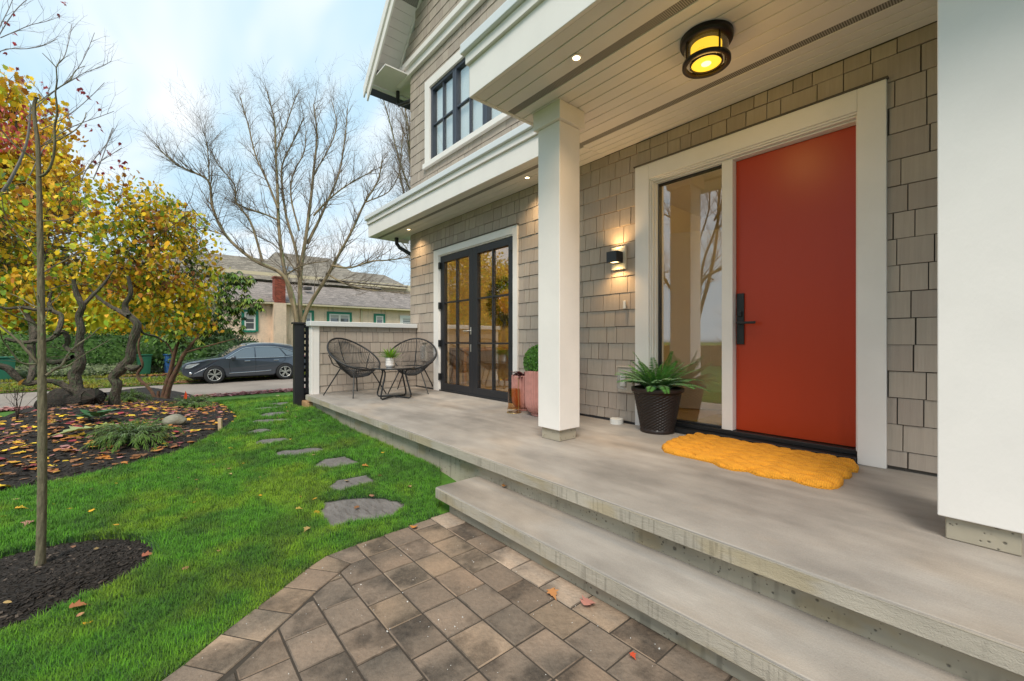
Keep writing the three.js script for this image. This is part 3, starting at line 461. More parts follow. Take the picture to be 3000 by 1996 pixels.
{
  const p = pt(1513, 993, { y: SLAB }), t = thing('fern_pot', 'fern with green fronds in a dark brown woven pot left of the doormat', 'potted plant', [p.x, SLAB, p.z]);
  const wick = std({ color: lin(0.022, 0.013, 0.010), roughness: 0.38 });
  const H = 0.405, geo = turned([[0.001, 0.0005], [0.15, 0.0005], [0.152, 0.02], [0.146, 0.035], [0.205, 0.355], [0.228, 0.37], [0.23, 0.4], [0.205, H], [0.198, 0.36], [0.001, 0.345]], 184, 112, (a, y) => { if (y < 0.036 || y > 0.352) return 0; const row = Math.floor((y - 0.036) / 0.0132), f = (y - 0.036) / 0.0132 - row; return 0.008 * Math.sin(a * 23 + (row & 1 ? Math.PI : 0)) * Math.sin(f * Math.PI) + 0.002 * Math.sin(f * Math.PI) - 0.002; });
  mesh('pot', geo, wick, t); const so = new THREE.CylinderGeometry(0.2, 0.2, 0.01, 32); so.translate(0, 0.352, 0); mesh('soil', so, soilM, t);
  const r = rng(77), g = new GB(true), st = new GB();
  for (let i = 0; i < 52; i++) {
    const a = i * 2.399 + r() * 0.4, lean = 0.25 + 1.05 * Math.sqrt((i + 0.5) / 52) + (r() - 0.5) * 0.2, L = 0.31 + r() * 0.14, pts = [], o = V(Math.cos(a) * 0.05 * r(), 0.355, Math.sin(a) * 0.05 * r());
    let q = o.clone(), th = lean * 0.62; for (let k = 0; k <= 14; k++) { pts.push(q.clone()); q.add(V(Math.cos(a) * Math.sin(th), Math.cos(th), Math.sin(a) * Math.sin(th)).multiplyScalar(L / 14)); th += 0.065 * lean + 0.01; }
    st.tube(pts, pts.map((_, k) => 0.0028 * (1 - k / 17)), 4);
    for (let k = 1; k < 14; k++) for (let h = 0; h < 2; h++) { const e = h * 0.5, P = pts[k].clone().lerp(pts[Math.min(14, k + 1)], e), tn = pts[Math.min(14, k + 1)].clone().sub(pts[k - 1]).normalize(), sd = V(-Math.sin(a), 0, Math.cos(a)), w = 0.052 * Math.sin(Math.PI * (0.14 + 0.84 * (k + e) / 15)) + 0.008, up = sd.clone().cross(tn).normalize(); if (up.y < 0) up.negate();
      for (const s of [-1, 1]) { const gg = 0.75 + r() * 0.6, dir = sd.clone().multiplyScalar(s).addScaledVector(tn, 0.45).addScaledVector(up, -0.05 - 0.15 * r()).normalize(); g.leaf(P, dir, up, w, 0.014, LEAF.lance, [0.06 * gg, 0.22 * gg, 0.022 * gg], 0.2, 0.15); } }
  }
  mesh('frond', g.build(), leafM(), t); mesh('stalk', st.build(), std({ color: lin(0.10, 0.16, 0.03), roughness: 0.7 }), t);
}
{
  const pink = std({ color: lin(0.56, 0.255, 0.215), map: texture(256, (u, v) => S3([1, 1, 1], 0.78 + 0.3 * fbm(u, v, 10, 4, 3)), 0.4), roughness: 0.75 });
  const flute = (R, H, n) => turned([[0.001, 0.0005], [R * 0.62, 0.0005], [R * 0.64, 0.02], [R * 0.6, 0.03], [R * 0.78, 0.045], [R * 0.95, 0.1], [R, 0.16], [R, H], [R * 0.93, H], [R * 0.92, H - 0.05], [0.001, H - 0.05]], n * 6, 60, (a, y) => (y > 0.035 && y < H - 0.004 ? 0.014 * Math.pow(Math.abs(Math.sin(a * n / 2)), 0.55) - 0.010 : 0));
  const b = pt(1247, 956, { y: SLAB }), t = thing('topiary_pot', 'clipped green topiary ball in a tall pink fluted pot by the column', 'potted plant', [b.x, SLAB, b.z]);
  mesh('pot', flute(0.185, 0.5, 34), pink, t);
  const r = rng(9), g = new GB(true); for (let i = 0; i < 5200; i++) { const u = 2 * r() - 1, a = r() * 6.283, q = Math.sqrt(1 - u * u), n = V(q * Math.cos(a), u, q * Math.sin(a)), R = 0.19 * (0.9 + 0.12 * r()) * (1 + 0.03 * vn(n.x * 5 + 9, n.y * 5 + n.z * 3 + 9)), gg = 0.6 + 0.9 * r(); if (u < -0.75) continue; g.leaf(n.clone().multiplyScalar(R).add(V(0, 0.585, 0)), V(r() - 0.5, r() - 0.3, r() - 0.5).addScaledVector(n, 0.5).normalize(), n, 0.022, 0.015, LEAF.small, [0.09 * gg, 0.24 * gg, 0.024 * gg], 0.15, 0.2); }
  mesh('ball', g.build(), leafM(), t); const core = new THREE.SphereGeometry(0.165, 24, 16); core.translate(0, 0.585, 0); mesh('inner_growth', core, std({ color: lin(0.07, 0.20, 0.022), roughness: 1 }), t);
  const c = pt(1207, 944, { y: SLAB }), s = thing('leafy_pot', 'low dark red leafed plant in the shorter pink fluted pot', 'potted plant', [c.x, SLAB, c.z]);
  mesh('pot', flute(0.15, 0.42, 28), pink, s);
  const h = new GB(true); for (let i = 0; i < 34; i++) { const a = i * 2.4, el = 0.1 + r() * 0.7; h.leaf(V(Math.cos(a) * 0.06 * r(), 0.385, Math.sin(a) * 0.06 * r()), V(Math.cos(a) * Math.cos(el), Math.sin(el), Math.sin(a) * Math.cos(el)), V(0, 1, 0), 0.12 + 0.07 * r(), 0.06, LEAF.lance, [0.07 + 0.05 * r(), 0.012, 0.014], 0.25, 0.25); } mesh('foliage', h.build(), leafM({ transmission: 0.1 }), s);
  // hurricane candle holder
  const e = pt(1183, 950, { y: SLAB }), k = thing('candle_holder', 'amber glass hurricane candle holder on a thin gold wire stand', 'candle holder', [e.x, SLAB, e.z]);
  const ringpts = (R, y, n = 40) => Array.from({ length: n + 1 }, (_, i) => V(Math.cos(i / n * 6.2832) * R, y, Math.sin(i / n * 6.2832) * R));
  mesh('base_ring', new GB().tube(ringpts(0.08, 0.004), Array(41).fill(0.0035), 6).build(), M.gold, k); mesh('upper_ring', new GB().tube(ringpts(0.074, 0.05), Array(41).fill(0.003), 6).build(), M.gold, k);
  { const d = new THREE.CylinderGeometry(0.079, 0.079, 0.004, 32); d.translate(0, 0.003, 0); mesh('base_plate', d, M.gold, k); const f = new THREE.CylinderGeometry(0.07, 0.07, 0.004, 32); f.translate(0, 0.05, 0); mesh('tray', f, M.gold, k); }
  mesh('wire', new GB().tube([V(0.079, 0.002, 0), V(0.079, 0.38, 0), V(0.07, 0.395, 0), V(0.04, 0.4, 0.0)], [0.003, 0.003, 0.003, 0.003], 6).build(), M.gold, k); mesh('wire', new GB().tube([V(-0.04, 0.002, 0.06), V(-0.04, 0.05, 0.06)], [0.003, 0.003], 6).build(), M.gold, k);
  const gl = new THREE.CylinderGeometry(0.069, 0.069, 0.22, 40, 1, true); gl.translate(0, 0.165, 0); mesh('glass_tube', gl, phys({ color: lin(0.82, 0.62, 0.38), transmission: 1, thickness: 0, roughness: 0.02 }), k);
}
// egg chairs of cord on a tube frame, round table, little plant
const cordM = std({ color: lin(0.014, 0.014, 0.016), roughness: 0.5 }), tubeM = std({ color: lin(0.012, 0.012, 0.013), roughness: 0.4 });
function cordChair(label, x, z, fx, fz) {
  const t = thing('cord_chair', label, 'chair', [x, SLAB, z], Math.atan2(-fz, fx), 'black cord chairs on the patio'); // local +x is the front
  const rim = [], N = 72, C = V(-0.03, 0.60, 0);
  const rp = (a) => { const c = Math.cos(a), s = Math.sin(a), e = 1 + 0.06 * c; return V(C.x + 0.37 * c, C.y - 0.235 * c + 0.03 * c * c, 0.385 * s * (c < 0 ? 1 - 0.10 * c * c : 1)); };
  for (let i = 0; i <= N; i++) rim.push(rp(i / N * 6.28319));
  mesh('rim', new GB().tube(rim, rim.map(() => 0.0135), 8).build(), cordM, t);
  const B = V(0.02, 0.275, 0), br = []; for (let i = 0; i <= 24; i++) { const a = i / 24 * 6.28319; br.push(V(B.x + 0.075 * Math.cos(a), B.y, 0.075 * Math.sin(a))); }
  mesh('seat_ring', new GB().tube(br, br.map(() => 0.009), 6).build(), cordM, t);
  const g = new GB(); for (let i = 0; i < 78; i++) { const a = i / 78 * 6.28319, p = rp(a), q = V(B.x + 0.075 * Math.cos(a), B.y, 0.075 * Math.sin(a)), m = p.clone().lerp(q, 0.55); m.y -= 0.035; m.x += (a > 1.6 && a < 4.7 ? -0.015 : 0.02); g.tube([p, p.clone().lerp(q, 0.28).add(V(0, -0.02, 0)), m, p.clone().lerp(q, 0.8).add(V(0, -0.022, 0)), q], Array(5).fill(0.0033), 4); }
  const cm = mesh('cord', g.build(), cordM, t); cm.userData.kind = 'stuff';
  const hoop = []; for (let i = 0; i <= 40; i++) { const a = i / 40 * 6.28319; hoop.push(V(0.0 + 0.21 * Math.cos(a), 0.395 - 0.02 * Math.cos(a), 0.21 * Math.sin(a))); } mesh('frame_hoop', new GB().tube(hoop, hoop.map(() => 0.009), 6).build(), tubeM, t);
  for (const [sx, sz] of [[1, 1], [1, -1], [-1, 1], [-1, -1]]) mesh('leg', new GB().tube([V(0.16 * sx, 0.395, 0.15 * sz), V(0.24 * sx, 0.22, 0.22 * sz), V(0.335 * sx, 0.002, 0.31 * sz)], [0.0095, 0.0095, 0.0085], 8).build(), tubeM, t);
  for (const sz of [-1, 1]) mesh('side_stay', new GB().tube([V(0.0, 0.395, 0.21 * sz), V(-0.1, 0.47, 0.31 * sz), V(-0.12, 0.62, 0.375 * sz)], [0.008, 0.008, 0.008], 8).build(), tubeM, t);
  mesh('back_stay', new GB().tube([V(-0.19, 0.40, 0), V(-0.31, 0.6, 0), V(-0.39, 0.84, 0)], [0.007, 0.007, 0.007], 8).build(), tubeM, t);
  return t;
}
cordChair('black round cord chair in front of the low shingle wall', -6.47, -2.36, 0.87, -0.3);
cordChair('black round cord chair in the corner beside the french doors', -6.25, -3.2, 0.8, 0.62);
{
  const t = thing('side_table', 'small black round glass topped table between the cord chairs', 'table', [-5.76, SLAB, -2.66], 0.5);
  const top = new THREE.CylinderGeometry(0.29, 0.29, 0.012, 48); top.translate(0, 0.437, 0); mesh('tabletop', top, phys({ color: lin(0.02, 0.022, 0.024), roughness: 0.06, clearcoat: 1 }), t);
  const rr = Array.from({ length: 49 }, (_, i) => V(Math.cos(i / 48 * 6.2832) * 0.292, 0.432, Math.sin(i / 48 * 6.2832) * 0.292)); mesh('table_rim', new GB().tube(rr, rr.map(() => 0.011), 6).build(), tubeM, t);
  for (let i = 0; i < 4; i++) { const a = i * Math.PI / 2, d = (r, y) => V(Math.cos(a) * r, y, Math.sin(a) * r); mesh('leg', new GB().tube([d(0.24, 0.43), d(0.2, 0.38), d(0.205, 0.33), d(0.29, 0.07), d(0.29, 0.03), d(0.26, 0.012), d(0.0, 0.028)], Array(7).fill(0.0115), 8).build(), tubeM, t); }
  const p = thing('plant_pot', 'white ribbed pot with spiky green grass plant on the side table', 'potted plant', [-5.80, SLAB + 0.4435, -2.62]);
  mesh('pot', turned([[0.001, 0.0005], [0.05, 0.0005], [0.064, 0.02], [0.064, 0.135], [0.058, 0.138], [0.056, 0.12], [0.001, 0.12]], 40, 44, (a, y) => (y > 0.015 && y < 0.13 ? 0.003 * Math.sin(y * 250) : 0)), std({ color: lin(0.76, 0.70, 0.66), roughness: 0.5 }), p);
  const r = rng(4), g = new GB(true); for (let i = 0; i < 80; i++) { const a = r() * 6.283, el = 0.35 + r() * 1.1; g.leaf(V(Math.cos(a) * 0.02, 0.118, Math.sin(a) * 0.02), V(Math.cos(a) * Math.cos(el), Math.sin(el), Math.sin(a) * Math.cos(el)), V(0, 1, 0), 0.12 + r() * 0.1, 0.018, LEAF.lance, [0.14 + 0.1 * r(), 0.30 + 0.15 * r(), 0.02], 0.2, 0.28); } mesh('grass_leaves', g.build(), leafM(), p);
}
// ---------------------------------------------------------------- ground
const inside = (poly, x, z) => { let c = false; for (let i = 0, j = poly.length - 1; i < poly.length; j = i++) { const [ax, az] = poly[j], [b, bz] = poly[i]; if ((az > z) !== (bz > z) && x < (b - ax) * (z - az) / (bz - az) + ax) c = !c; } return c; };
const edgeDist = (poly, x, z) => { let best = 99; for (let i = 0, j = poly.length - 1; i < poly.length; j = i++) { const [ax, az] = poly[j], dx = poly[i][0] - ax, dz = poly[i][1] - az, t = cl(((x - ax) * dx + (z - az) * dz) / (dx * dx + dz * dz)); best = Math.min(best, Math.hypot(x - ax - t * dx, z - az - t * dz)); } return best; };
const smooth = (pts, n = 5) => { const c = new THREE.CatmullRomCurve3(pts.map(([x, z]) => V(x, 0, z)), true); return c.getPoints(pts.length * n).slice(0, -1).map((p) => [p.x, p.z]); };
// the lawn falls towards the side street and banks up a little against the patio
function H0(x, z) { return -0.62 * ss(-7.6, -16.6, x) + 0.1 * ss(-0.7, -1.8, z) * ss(-2.2, -3.3, x) * ss(-11, -7, x) * ss(-6, -3, z) + 0.07 * ss(-5, -6.8, x) * ss(-10, -7.5, x) * ss(-0.8, -1.8, z) * ss(-6, -3, z) + (x < -2.6 ? 0.02 * (vn(x * 0.7 + 30, z * 0.7 + 30) - 0.5) : 0); }
const hit = (px, py, lift = 0) => { let p; let y = 0; for (let i = 0; i < 14; i++) { p = pt(px, py, { y }); y = lerp(y, H0(p.x, p.z) + lift, 0.7); } p.y = y; return p; };
const BED = smooth([[-500, 1230], [-200, 1190], [0, 1140], [200, 1096], [400, 1046], [515, 990], [547, 962], [530, 942], [470, 917], [400, 900], [335, 893], [250, 903], [140, 925], [40, 945], [-60, 975], [-300, 1010]].map(([a, b]) => { const p = hit(a, b); return [p.x, p.z]; }), 4);
const RINGBED = smooth([[-160, 1400], [-40, 1290], [60, 1262], [160, 1243], [260, 1234], [330, 1240], [359, 1262], [348, 1293], [300, 1330], [230, 1365], [150, 1397], [60, 1440], [-20, 1470], [-140, 1500]].map(([a, b]) => { const p = hit(a, b); return [p.x, p.z]; }), 4);
function HB(x, z) { const h = H0(x, z); if (inside(BED, x, z)) { const d = edgeDist(BED, x, z); return h - 0.03 + 0.05 * ss(0, 0.12, d) + 0.24 * ss(0.1, 2.2, d) + 0.03 * (vn(x * 3 + 9, z * 3 + 9) - 0.5) * ss(0.1, 0.5, d); } if (inside(RINGBED, x, z)) { const d = edgeDist(RINGBED, x, z); return h - 0.035 + 0.06 * ss(0, 0.3, d) + 0.02 * (vn(x * 6, z * 6) - 0.5) * ss(0.02, 0.2, d); } return h; }
// pavers: their outline on the lawn side
const PAVE_OUT = [[-1.70, 0.30], [-1.83, 0.09], [-1.946, -0.085], [-2.052, -0.21], [-2.152, -0.344], [-2.247, -0.478], [-2.352, -0.61], [-2.422, -0.728], [-2.444, -0.893], [-2.449, -1.06], [-2.465, -1.23], [-2.489, -1.411], [-2.50, -1.56]];
const PAVE_IN = [[-1.52, 0.20], [-1.66, -0.02], [-1.795, -0.195], [-1.893, -0.325], [-2.0, -0.461], [-2.111, -0.59], [-2.199, -0.724], [-2.252, -0.80], [-2.262, -0.888]];
const PAVED = [...PAVE_OUT, [6, -1.56], [6, 3], [-0.4, 3], [-1.2, 1.2]];
const STONES = [[[738, 1190], [745, 1160], [800, 1150], [885, 1150], [935, 1165], [900, 1192], [860, 1200], [800, 1205], [765, 1217]], [[752, 1125], [775, 1108], [845, 1097], [865, 1112], [820, 1122], [780, 1134]], [[720, 1075], [745, 1060], [795, 1053], [826, 1067], [795, 1075], [760, 1081]], [[625, 1046], [650, 1038], [725, 1033], [757, 1036], [720, 1046], [680, 1051], [640, 1052]], [[580, 1021], [600, 1014], [655, 1010], [678, 1014], [640, 1020], [600, 1027]], [[555, 999], [590, 990], [612, 989], [635, 994], [600, 999]], [[566, 975], [590, 969], [650, 965], [676, 966], [640, 973], [600, 977]], [[592, 959], [610, 953], [655, 950], [668, 953], [640, 959], [605, 962]], [[576, 943], [610, 939], [655, 936], [648, 941], [600, 945]], [[615, 931], [660, 927], [682, 930], [650, 935], [620, 935]], [[640, 922], [668, 920], [690, 922], [660, 926]]].map((s) => { const c = s.reduce((a, p) => [a[0] + p[0] / s.length, a[1] + p[1] / s.length], [0, 0]); const q = s.map(([a, b]) => { const p = hit(c[0] + (a - c[0]) * 1.04, c[1] + (b - c[1]) * 1.08); return [p.x, p.z]; }), out = []; q.forEach((p, i) => { const n = q[(i + 1) % q.length]; for (let k = 0; k < 5; k++) { const t = k / 5, j = 0.022 * Math.hypot(n[0] - p[0], n[1] - p[1]) + 0.006; out.push([lerp(p[0], n[0], t) + (vn(p[0] * 31 + k * 1.7, p[1] * 17 + 5) - 0.5) * j * 2, lerp(p[1], n[1], t) + (vn(p[1] * 29 + k * 1.3, p[0] * 11 + 9) - 0.5) * j * 2]); } }); return out; });

function sheet(x0, x1, z0, z1, nx, nz, h, skip) {
  const g = new GB(), id = []; for (let i = 0; i <= nx; i++) for (let j = 0; j <= nz; j++) { const x = lerp(x0, x1, i / nx), z = lerp(z0, z1, j / nz); id.push(g.v(V(x, h(x, z), z), V(0, 1, 0), x, z)); }
  for (let i = 0; i < nx; i++) for (let j = 0; j < nz; j++) { const a = i * (nz + 1) + j, b = a + nz + 1; g.i.push(a, a + 1, b, b, a + 1, b + 1); }
  const geo = g.build(); geo.computeVertexNormals(); return geo;
}
{
  const gt = texture(1024, (u, v) => { const a = fbm(u, v, 6, 5, 3), b = fbm(u, v, 90, 3, 7), c = hash2(u * 1024 | 0, v * 1024 | 0); return S3([0.050 + 0.03 * a, 0.155 + 0.03 * a, 0.010], 0.35 + 0.75 * a * 0.6 + 0.55 * b + 0.3 * (c - 0.5)); }, 3);
  M.turf = std({ map: gt, roughness: 1 });
  const ft = texture(1024, (u, v) => { const a = fbm(u, v, 6, 5, 13), b = fbm(u, v, 60, 3, 7), c = hash2(u * 1024 | 0, v * 1024 | 0), y = ss(0.45, 0.7, fbm(u, v, 9, 4, 33)), l = c > 0.985 ? 1 : 0; return l ? [0.62, 0.42, 0.18] : S3([0.10 + 0.06 * y, 0.17 + 0.02 * y, 0.012], 0.5 + 0.5 * a + 0.4 * b); }, 4);
  M.verge = std({ map: ft, roughness: 1 });
  const mt = texture(512, (u, v) => { const b = fbm(u, v, 50, 3, 7), c = hash2(u * 512 | 0, v * 512 | 0), d = fbm(u, v, 8, 4, 2); return S3([0.030, 0.022, 0.016], 0.25 + 1.1 * b * d * 1.6 + 0.5 * (c > 0.97 ? 1 : 0)); }, 0.8), mb = texture(512, (u, v) => fbm(u, v, 40, 4, 7), 0.8, false);
  M.mulch = std({ map: mt, bumpMap: mb, bumpScale: 0.02, roughness: 1 });
  const at = texture(1024, (u, v) => { const a = fbm(u, v, 5, 5, 3), c = hash2(u * 1024 | 0, v * 1024 | 0), k = fbm(u, v, 3, 4, 21, 12); return S3([0.30, 0.245, 0.205], 0.65 + 0.35 * a + 0.35 * (c - 0.5) + 0.2 * k); }, 5);
  M.road = std({ map: at, roughness: 0.9 });
  const pt_ = texture(1024, (u, v) => { const a = fbm(u, v, 5, 5, 3), b = ss(0.45, 0.72, fbm(u, v, 8, 5, 17)), c = hash2(u * 1024 | 0, v * 1024 | 0), d = fbm(u, v, 90, 3, 5); return S3([0.215 + 0.06 * (a - 0.5), 0.160 + 0.02 * (a - 0.5), 0.118], (0.45 + 0.95 * a) * (1 - 0.5 * b) + 0.28 * (c - 0.5) + 0.3 * (d - 0.5)); }, 1.3), pbm = texture(512, (u, v) => 0.6 * fbm(u, v, 50, 4, 5) + 0.4 * fbm(u, v, 8, 3, 2), 0.6, false);
  M.pavers = [[0.88, 0.87, 0.87], [0.97, 0.97, 0.98], [1.05, 1.0, 0.96], [1.15, 1.1, 1.02], [1.4, 1.36, 1.3], [1.65, 1.68, 1.72]].map((c) => std({ color: lin(...c), map: pt_, bumpMap: pbm, bumpScale: 0.006, roughness: 0.92 }));
  M.sand = std({ color: lin(0.05, 0.038, 0.028), roughness: 1 });
  const st = texture(512, (u, v) => { const a = fbm(u, v, 6, 5, 3), b = fbm(u, v, 12, 5, 9, 30), c = hash2(u * 512 | 0, v * 512 | 0); return S3([0.155, 0.138, 0.128], 0.45 + 0.55 * a + 0.5 * b + 0.2 * (c - 0.5)); }, 0.7), sbm = texture(512, (u, v) => fbm(u, v, 8, 5, 9, 26), 0.7, false);
  M.stone = std({ map: st, bumpMap: sbm, bumpScale: 0.02, roughness: 0.85 });
}
struct('lawn', merge([sheet(-17.2, -1.4, -1.9, 8, 158, 99, (x, z) => HB(x, z) - (inside(PAVED, x, z) ? 0.05 : 0.012)), sheet(-17.2, -6.9, -34, -1.9, 50, 60, (x, z) => HB(x, z) - 0.012), sheet(-17.2, 14, 8, 60, 40, 40, (x, z) => H0(x, z) - 0.012), sheet(-1.4, 14, -1.85, 8, 10, 10, () => -0.05)]), M.turf);
struct('ground', sheet(-400, 400, -400, 400, 8, 8, () => -0.72), M.verge);
struct('far_lawn', sheet(-60, -22.3, -50, 60, 20, 40, (x, z) => -0.60 + 0.25 * ss(-29, -33, x)), M.verge);
struct('street', sheet(-22.6, -17.0, -60, 70, 4, 40, () => -0.625), M.road);
struct('sidewalk', sheet(-27.8, -26.6, -60, 60, 2, 40, () => -0.592), std({ color: lin(0.27, 0.25, 0.235), map: M.road.map, roughness: 0.9 }));
{ // planting beds
  const bed = (P, cell) => { const xs = P.map((p) => p[0]), zs = P.map((p) => p[1]), x0 = Math.min(...xs), x1 = Math.max(...xs), z0 = Math.min(...zs), z1 = Math.max(...zs), nx = Math.ceil((x1 - x0) / cell), nz = Math.ceil((z1 - z0) / cell), g = new GB(), id = new Map(); const vt = (i, j) => { const k = i * 5000 + j; if (id.has(k)) return id.get(k); const x = x0 + i * cell, z = z0 + j * cell; const v = inside(P, x, z) ? g.v(V(x, HB(x, z) + 0.006 + 0.014 * vn(x * 40, z * 40), z), V(0, 1, 0), x, z) : -1; id.set(k, v); return v; }; for (let i = 0; i < nx; i++) for (let j = 0; j < nz; j++) { const a = vt(i, j), b = vt(i + 1, j), c = vt(i, j + 1), d = vt(i + 1, j + 1); const q = [a, c, d, b].filter((v) => v >= 0); if (q.length === 4) g.i.push(a, c, b, b, c, d); else if (q.length === 3) g.i.push(...q); } const geo = g.build(); geo.computeVertexNormals(); return geo; };
  struct('planting_bed', bed(BED, 0.06), M.mulch); struct('tree_ring_bed', bed(RINGBED, 0.025), M.mulch);
  const chip = new THREE.BoxGeometry(1, 0.25, 0.35), N = 15000, im = new THREE.InstancedMesh(chip, std({ color: 0xffffff, roughness: 1 }), N), r = rng(321), m = new THREE.Matrix4(), q = new THREE.Quaternion(), e = new THREE.Euler(); let n = 0;
  while (n < N) { const small = n < 6500, P = small ? RINGBED : BED; const x = small ? -4.6 + r() * 2.2 : -14 + r() * 9, z = small ? -0.1 + r() * 1.6 : -1.6 + r() * 4.2; if (!inside(P, x, z) || (!small && r() > 2.6 / (Math.hypot(x, z) - 3))) continue; e.set((r() - 0.5) * 0.7, r() * 6.3, (r() - 0.5) * 0.7); q.setFromEuler(e); const s = (small ? 0.009 : 0.018) + r() * r() * (small ? 0.03 : 0.04); m.compose(V(x, HB(x, z) + 0.016, z), q, V(s, s * 0.6, s * (0.6 + r()))); im.setMatrixAt(n, m); const k = 0.5 + r() * 0.9 + (r() > 0.965 ? 3.5 : 0); im.setColorAt(n, lin(0.026 * k, 0.019 * k, 0.0145 * k)); n++; }
  im.name = 'mulch_chips'; im.castShadow = im.receiveShadow = true; im.userData = { kind: 'stuff', label: 'dark bark mulch chips covering the planting beds', category: 'mulch' }; scene.add(im);
}
{ // pavers, each a block of its own on a sand bed
  const path = struct('paved_path', (() => { const s = new THREE.Shape(PAVED.map(([x, z]) => new THREE.Vector2(x, -z))); const g = new THREE.ExtrudeGeometry(s, { depth: 0.05, bevelEnabled: false }); g.rotateX(-Math.PI / 2); g.translate(0, -0.0335, 0); return uvm(g); })(), M.sand);
  const r = rng(88), blocks = new Map(), PITCH = 0.206, J = 0.0026;
  const poly = (pts) => { // inset a polygon a little for the joint, extrude with a worn edge
    let ar = 0; pts.forEach((p, i) => { const q = pts[(i + 1) % pts.length]; ar += p[0] * q[1] - q[0] * p[1]; }); const sg = ar > 0 ? 1 : -1, n = pts.length, I = 0.0068;
    const nrm = pts.map((p, i) => { const q = pts[(i + 1) % n], d = Math.hypot(q[0] - p[0], q[1] - p[1]) || 1e-6; return [-(q[1] - p[1]) / d * sg, (q[0] - p[0]) / d * sg]; });
    const s = new THREE.Shape(pts.map((p, i) => { const a = nrm[(i + n - 1) % n], b = nrm[i], k = I / Math.max(0.35, 1 + a[0] * b[0] + a[1] * b[1]); return new THREE.Vector2(p[0] + (a[0] + b[0]) * k, -(p[1] + (a[1] + b[1]) * k)); }));
    const g = new THREE.ExtrudeGeometry(s, { depth: 0.012, bevelEnabled: true, bevelSize: 0.0035, bevelThickness: 0.004, bevelSegments: 1, steps: 1 }); g.rotateX(-Math.PI / 2); return g;
  };
  const clipIn = (pts, keep) => { let out = pts; for (let k = 0; k < PAVE_IN.length - 1; k++) { const [ax, az] = PAVE_IN[k], [b, bz] = PAVE_IN[k + 1], side = (p) => (b - ax) * (p[1] - az) - (bz - az) * (p[0] - ax); const mx = (Math.min(...out.map((p) => p[1])), 0); const near = out.some((p) => p[1] <= az + 0.2 && p[1] >= bz - 0.2); if (!near) continue; const res = []; for (let i = 0; i < out.length; i++) { const p = out[i], q = out[(i + 1) % out.length], sp = side(p), sq = side(q); if (sp > 0) res.push(p); if (sp > 0 !== sq > 0) { const t = sp / (sp - sq); res.push([lerp(p[0], q[0], t), lerp(p[1], q[1], t)]); } } out = res; if (out.length < 3) return []; } return out; };
  const area = (p) => Math.abs(p.reduce((s, a, i) => { const b = p[(i + 1) % p.length]; return s + a[0] * b[1] - b[0] * a[1]; }, 0) / 2);
  const put = (pts, pale) => { if (pts.length < 3 || area(pts) < 0.0016) return; const g = poly(pts), c = Math.floor(r() * 8); uvm(g, c * 0.37, c * 0.21); const m = mesh('paver', g, M.pavers[pale !== undefined ? pale : [0, 1, 1, 2, 2, 3, 0, 1, 4][Math.floor(r() * 9)]], path); m.position.y = 0.005 + (r() - 0.5) * 0.003; };
  const rows = [[-1.555, -1.402, -1.864, -2.49], [-1.402, -1.232, -1.96, -2.475], [-1.232, -1.064, -1.85, -2.457], [-1.064, -0.889, -2.056, -2.447], [-0.889, -0.726, -2.047, -2.26], [-0.726, -0.561, -1.94, -9], [-0.561, -0.393, -1.84, -9], [-0.393, -0.225, -1.73, -9], [-0.225, -0.057, -1.63, -9], [-0.057, 0.111, -1.74, -9], [0.111, 0.279, -1.63, -9], [0.279, 0.447, -1.74, -9]];
  rows.forEach(([z0, z1, off, left], i) => {
    for (let k = -8; k < 14; k++) {
      let a = off + k * PITCH, b = a + PITCH; if (b < left + 0.02 || a > 0.3 + z1 * -0.6 + 0.6) continue; if (left > -9 && a < left) a = left; else if (left > -9 && a - left < 0.09 && a - left > 0) a = left;
      let P = [[a, z0], [b, z0], [b, z1], [a, z1]]; if (z0 > -0.9) P = clipIn(P); if (P.length < 3) continue;
      const pale = i === 0 && k >= 0 && k <= 3 ? (k < 3 ? 5 : 4) : i === 0 && k === -3 ? 5 : i === 1 && k === -2 ? 3 : undefined; put(P, pale);
    }
  });
  for (let k = 0; k < 8; k++) put([PAVE_IN[k], PAVE_OUT[k], PAVE_OUT[k + 1], PAVE_IN[k + 1]], k === 2 || k === 3 ? 4 : k === 6 ? 3 : undefined);
  // grit swept over the joints
}
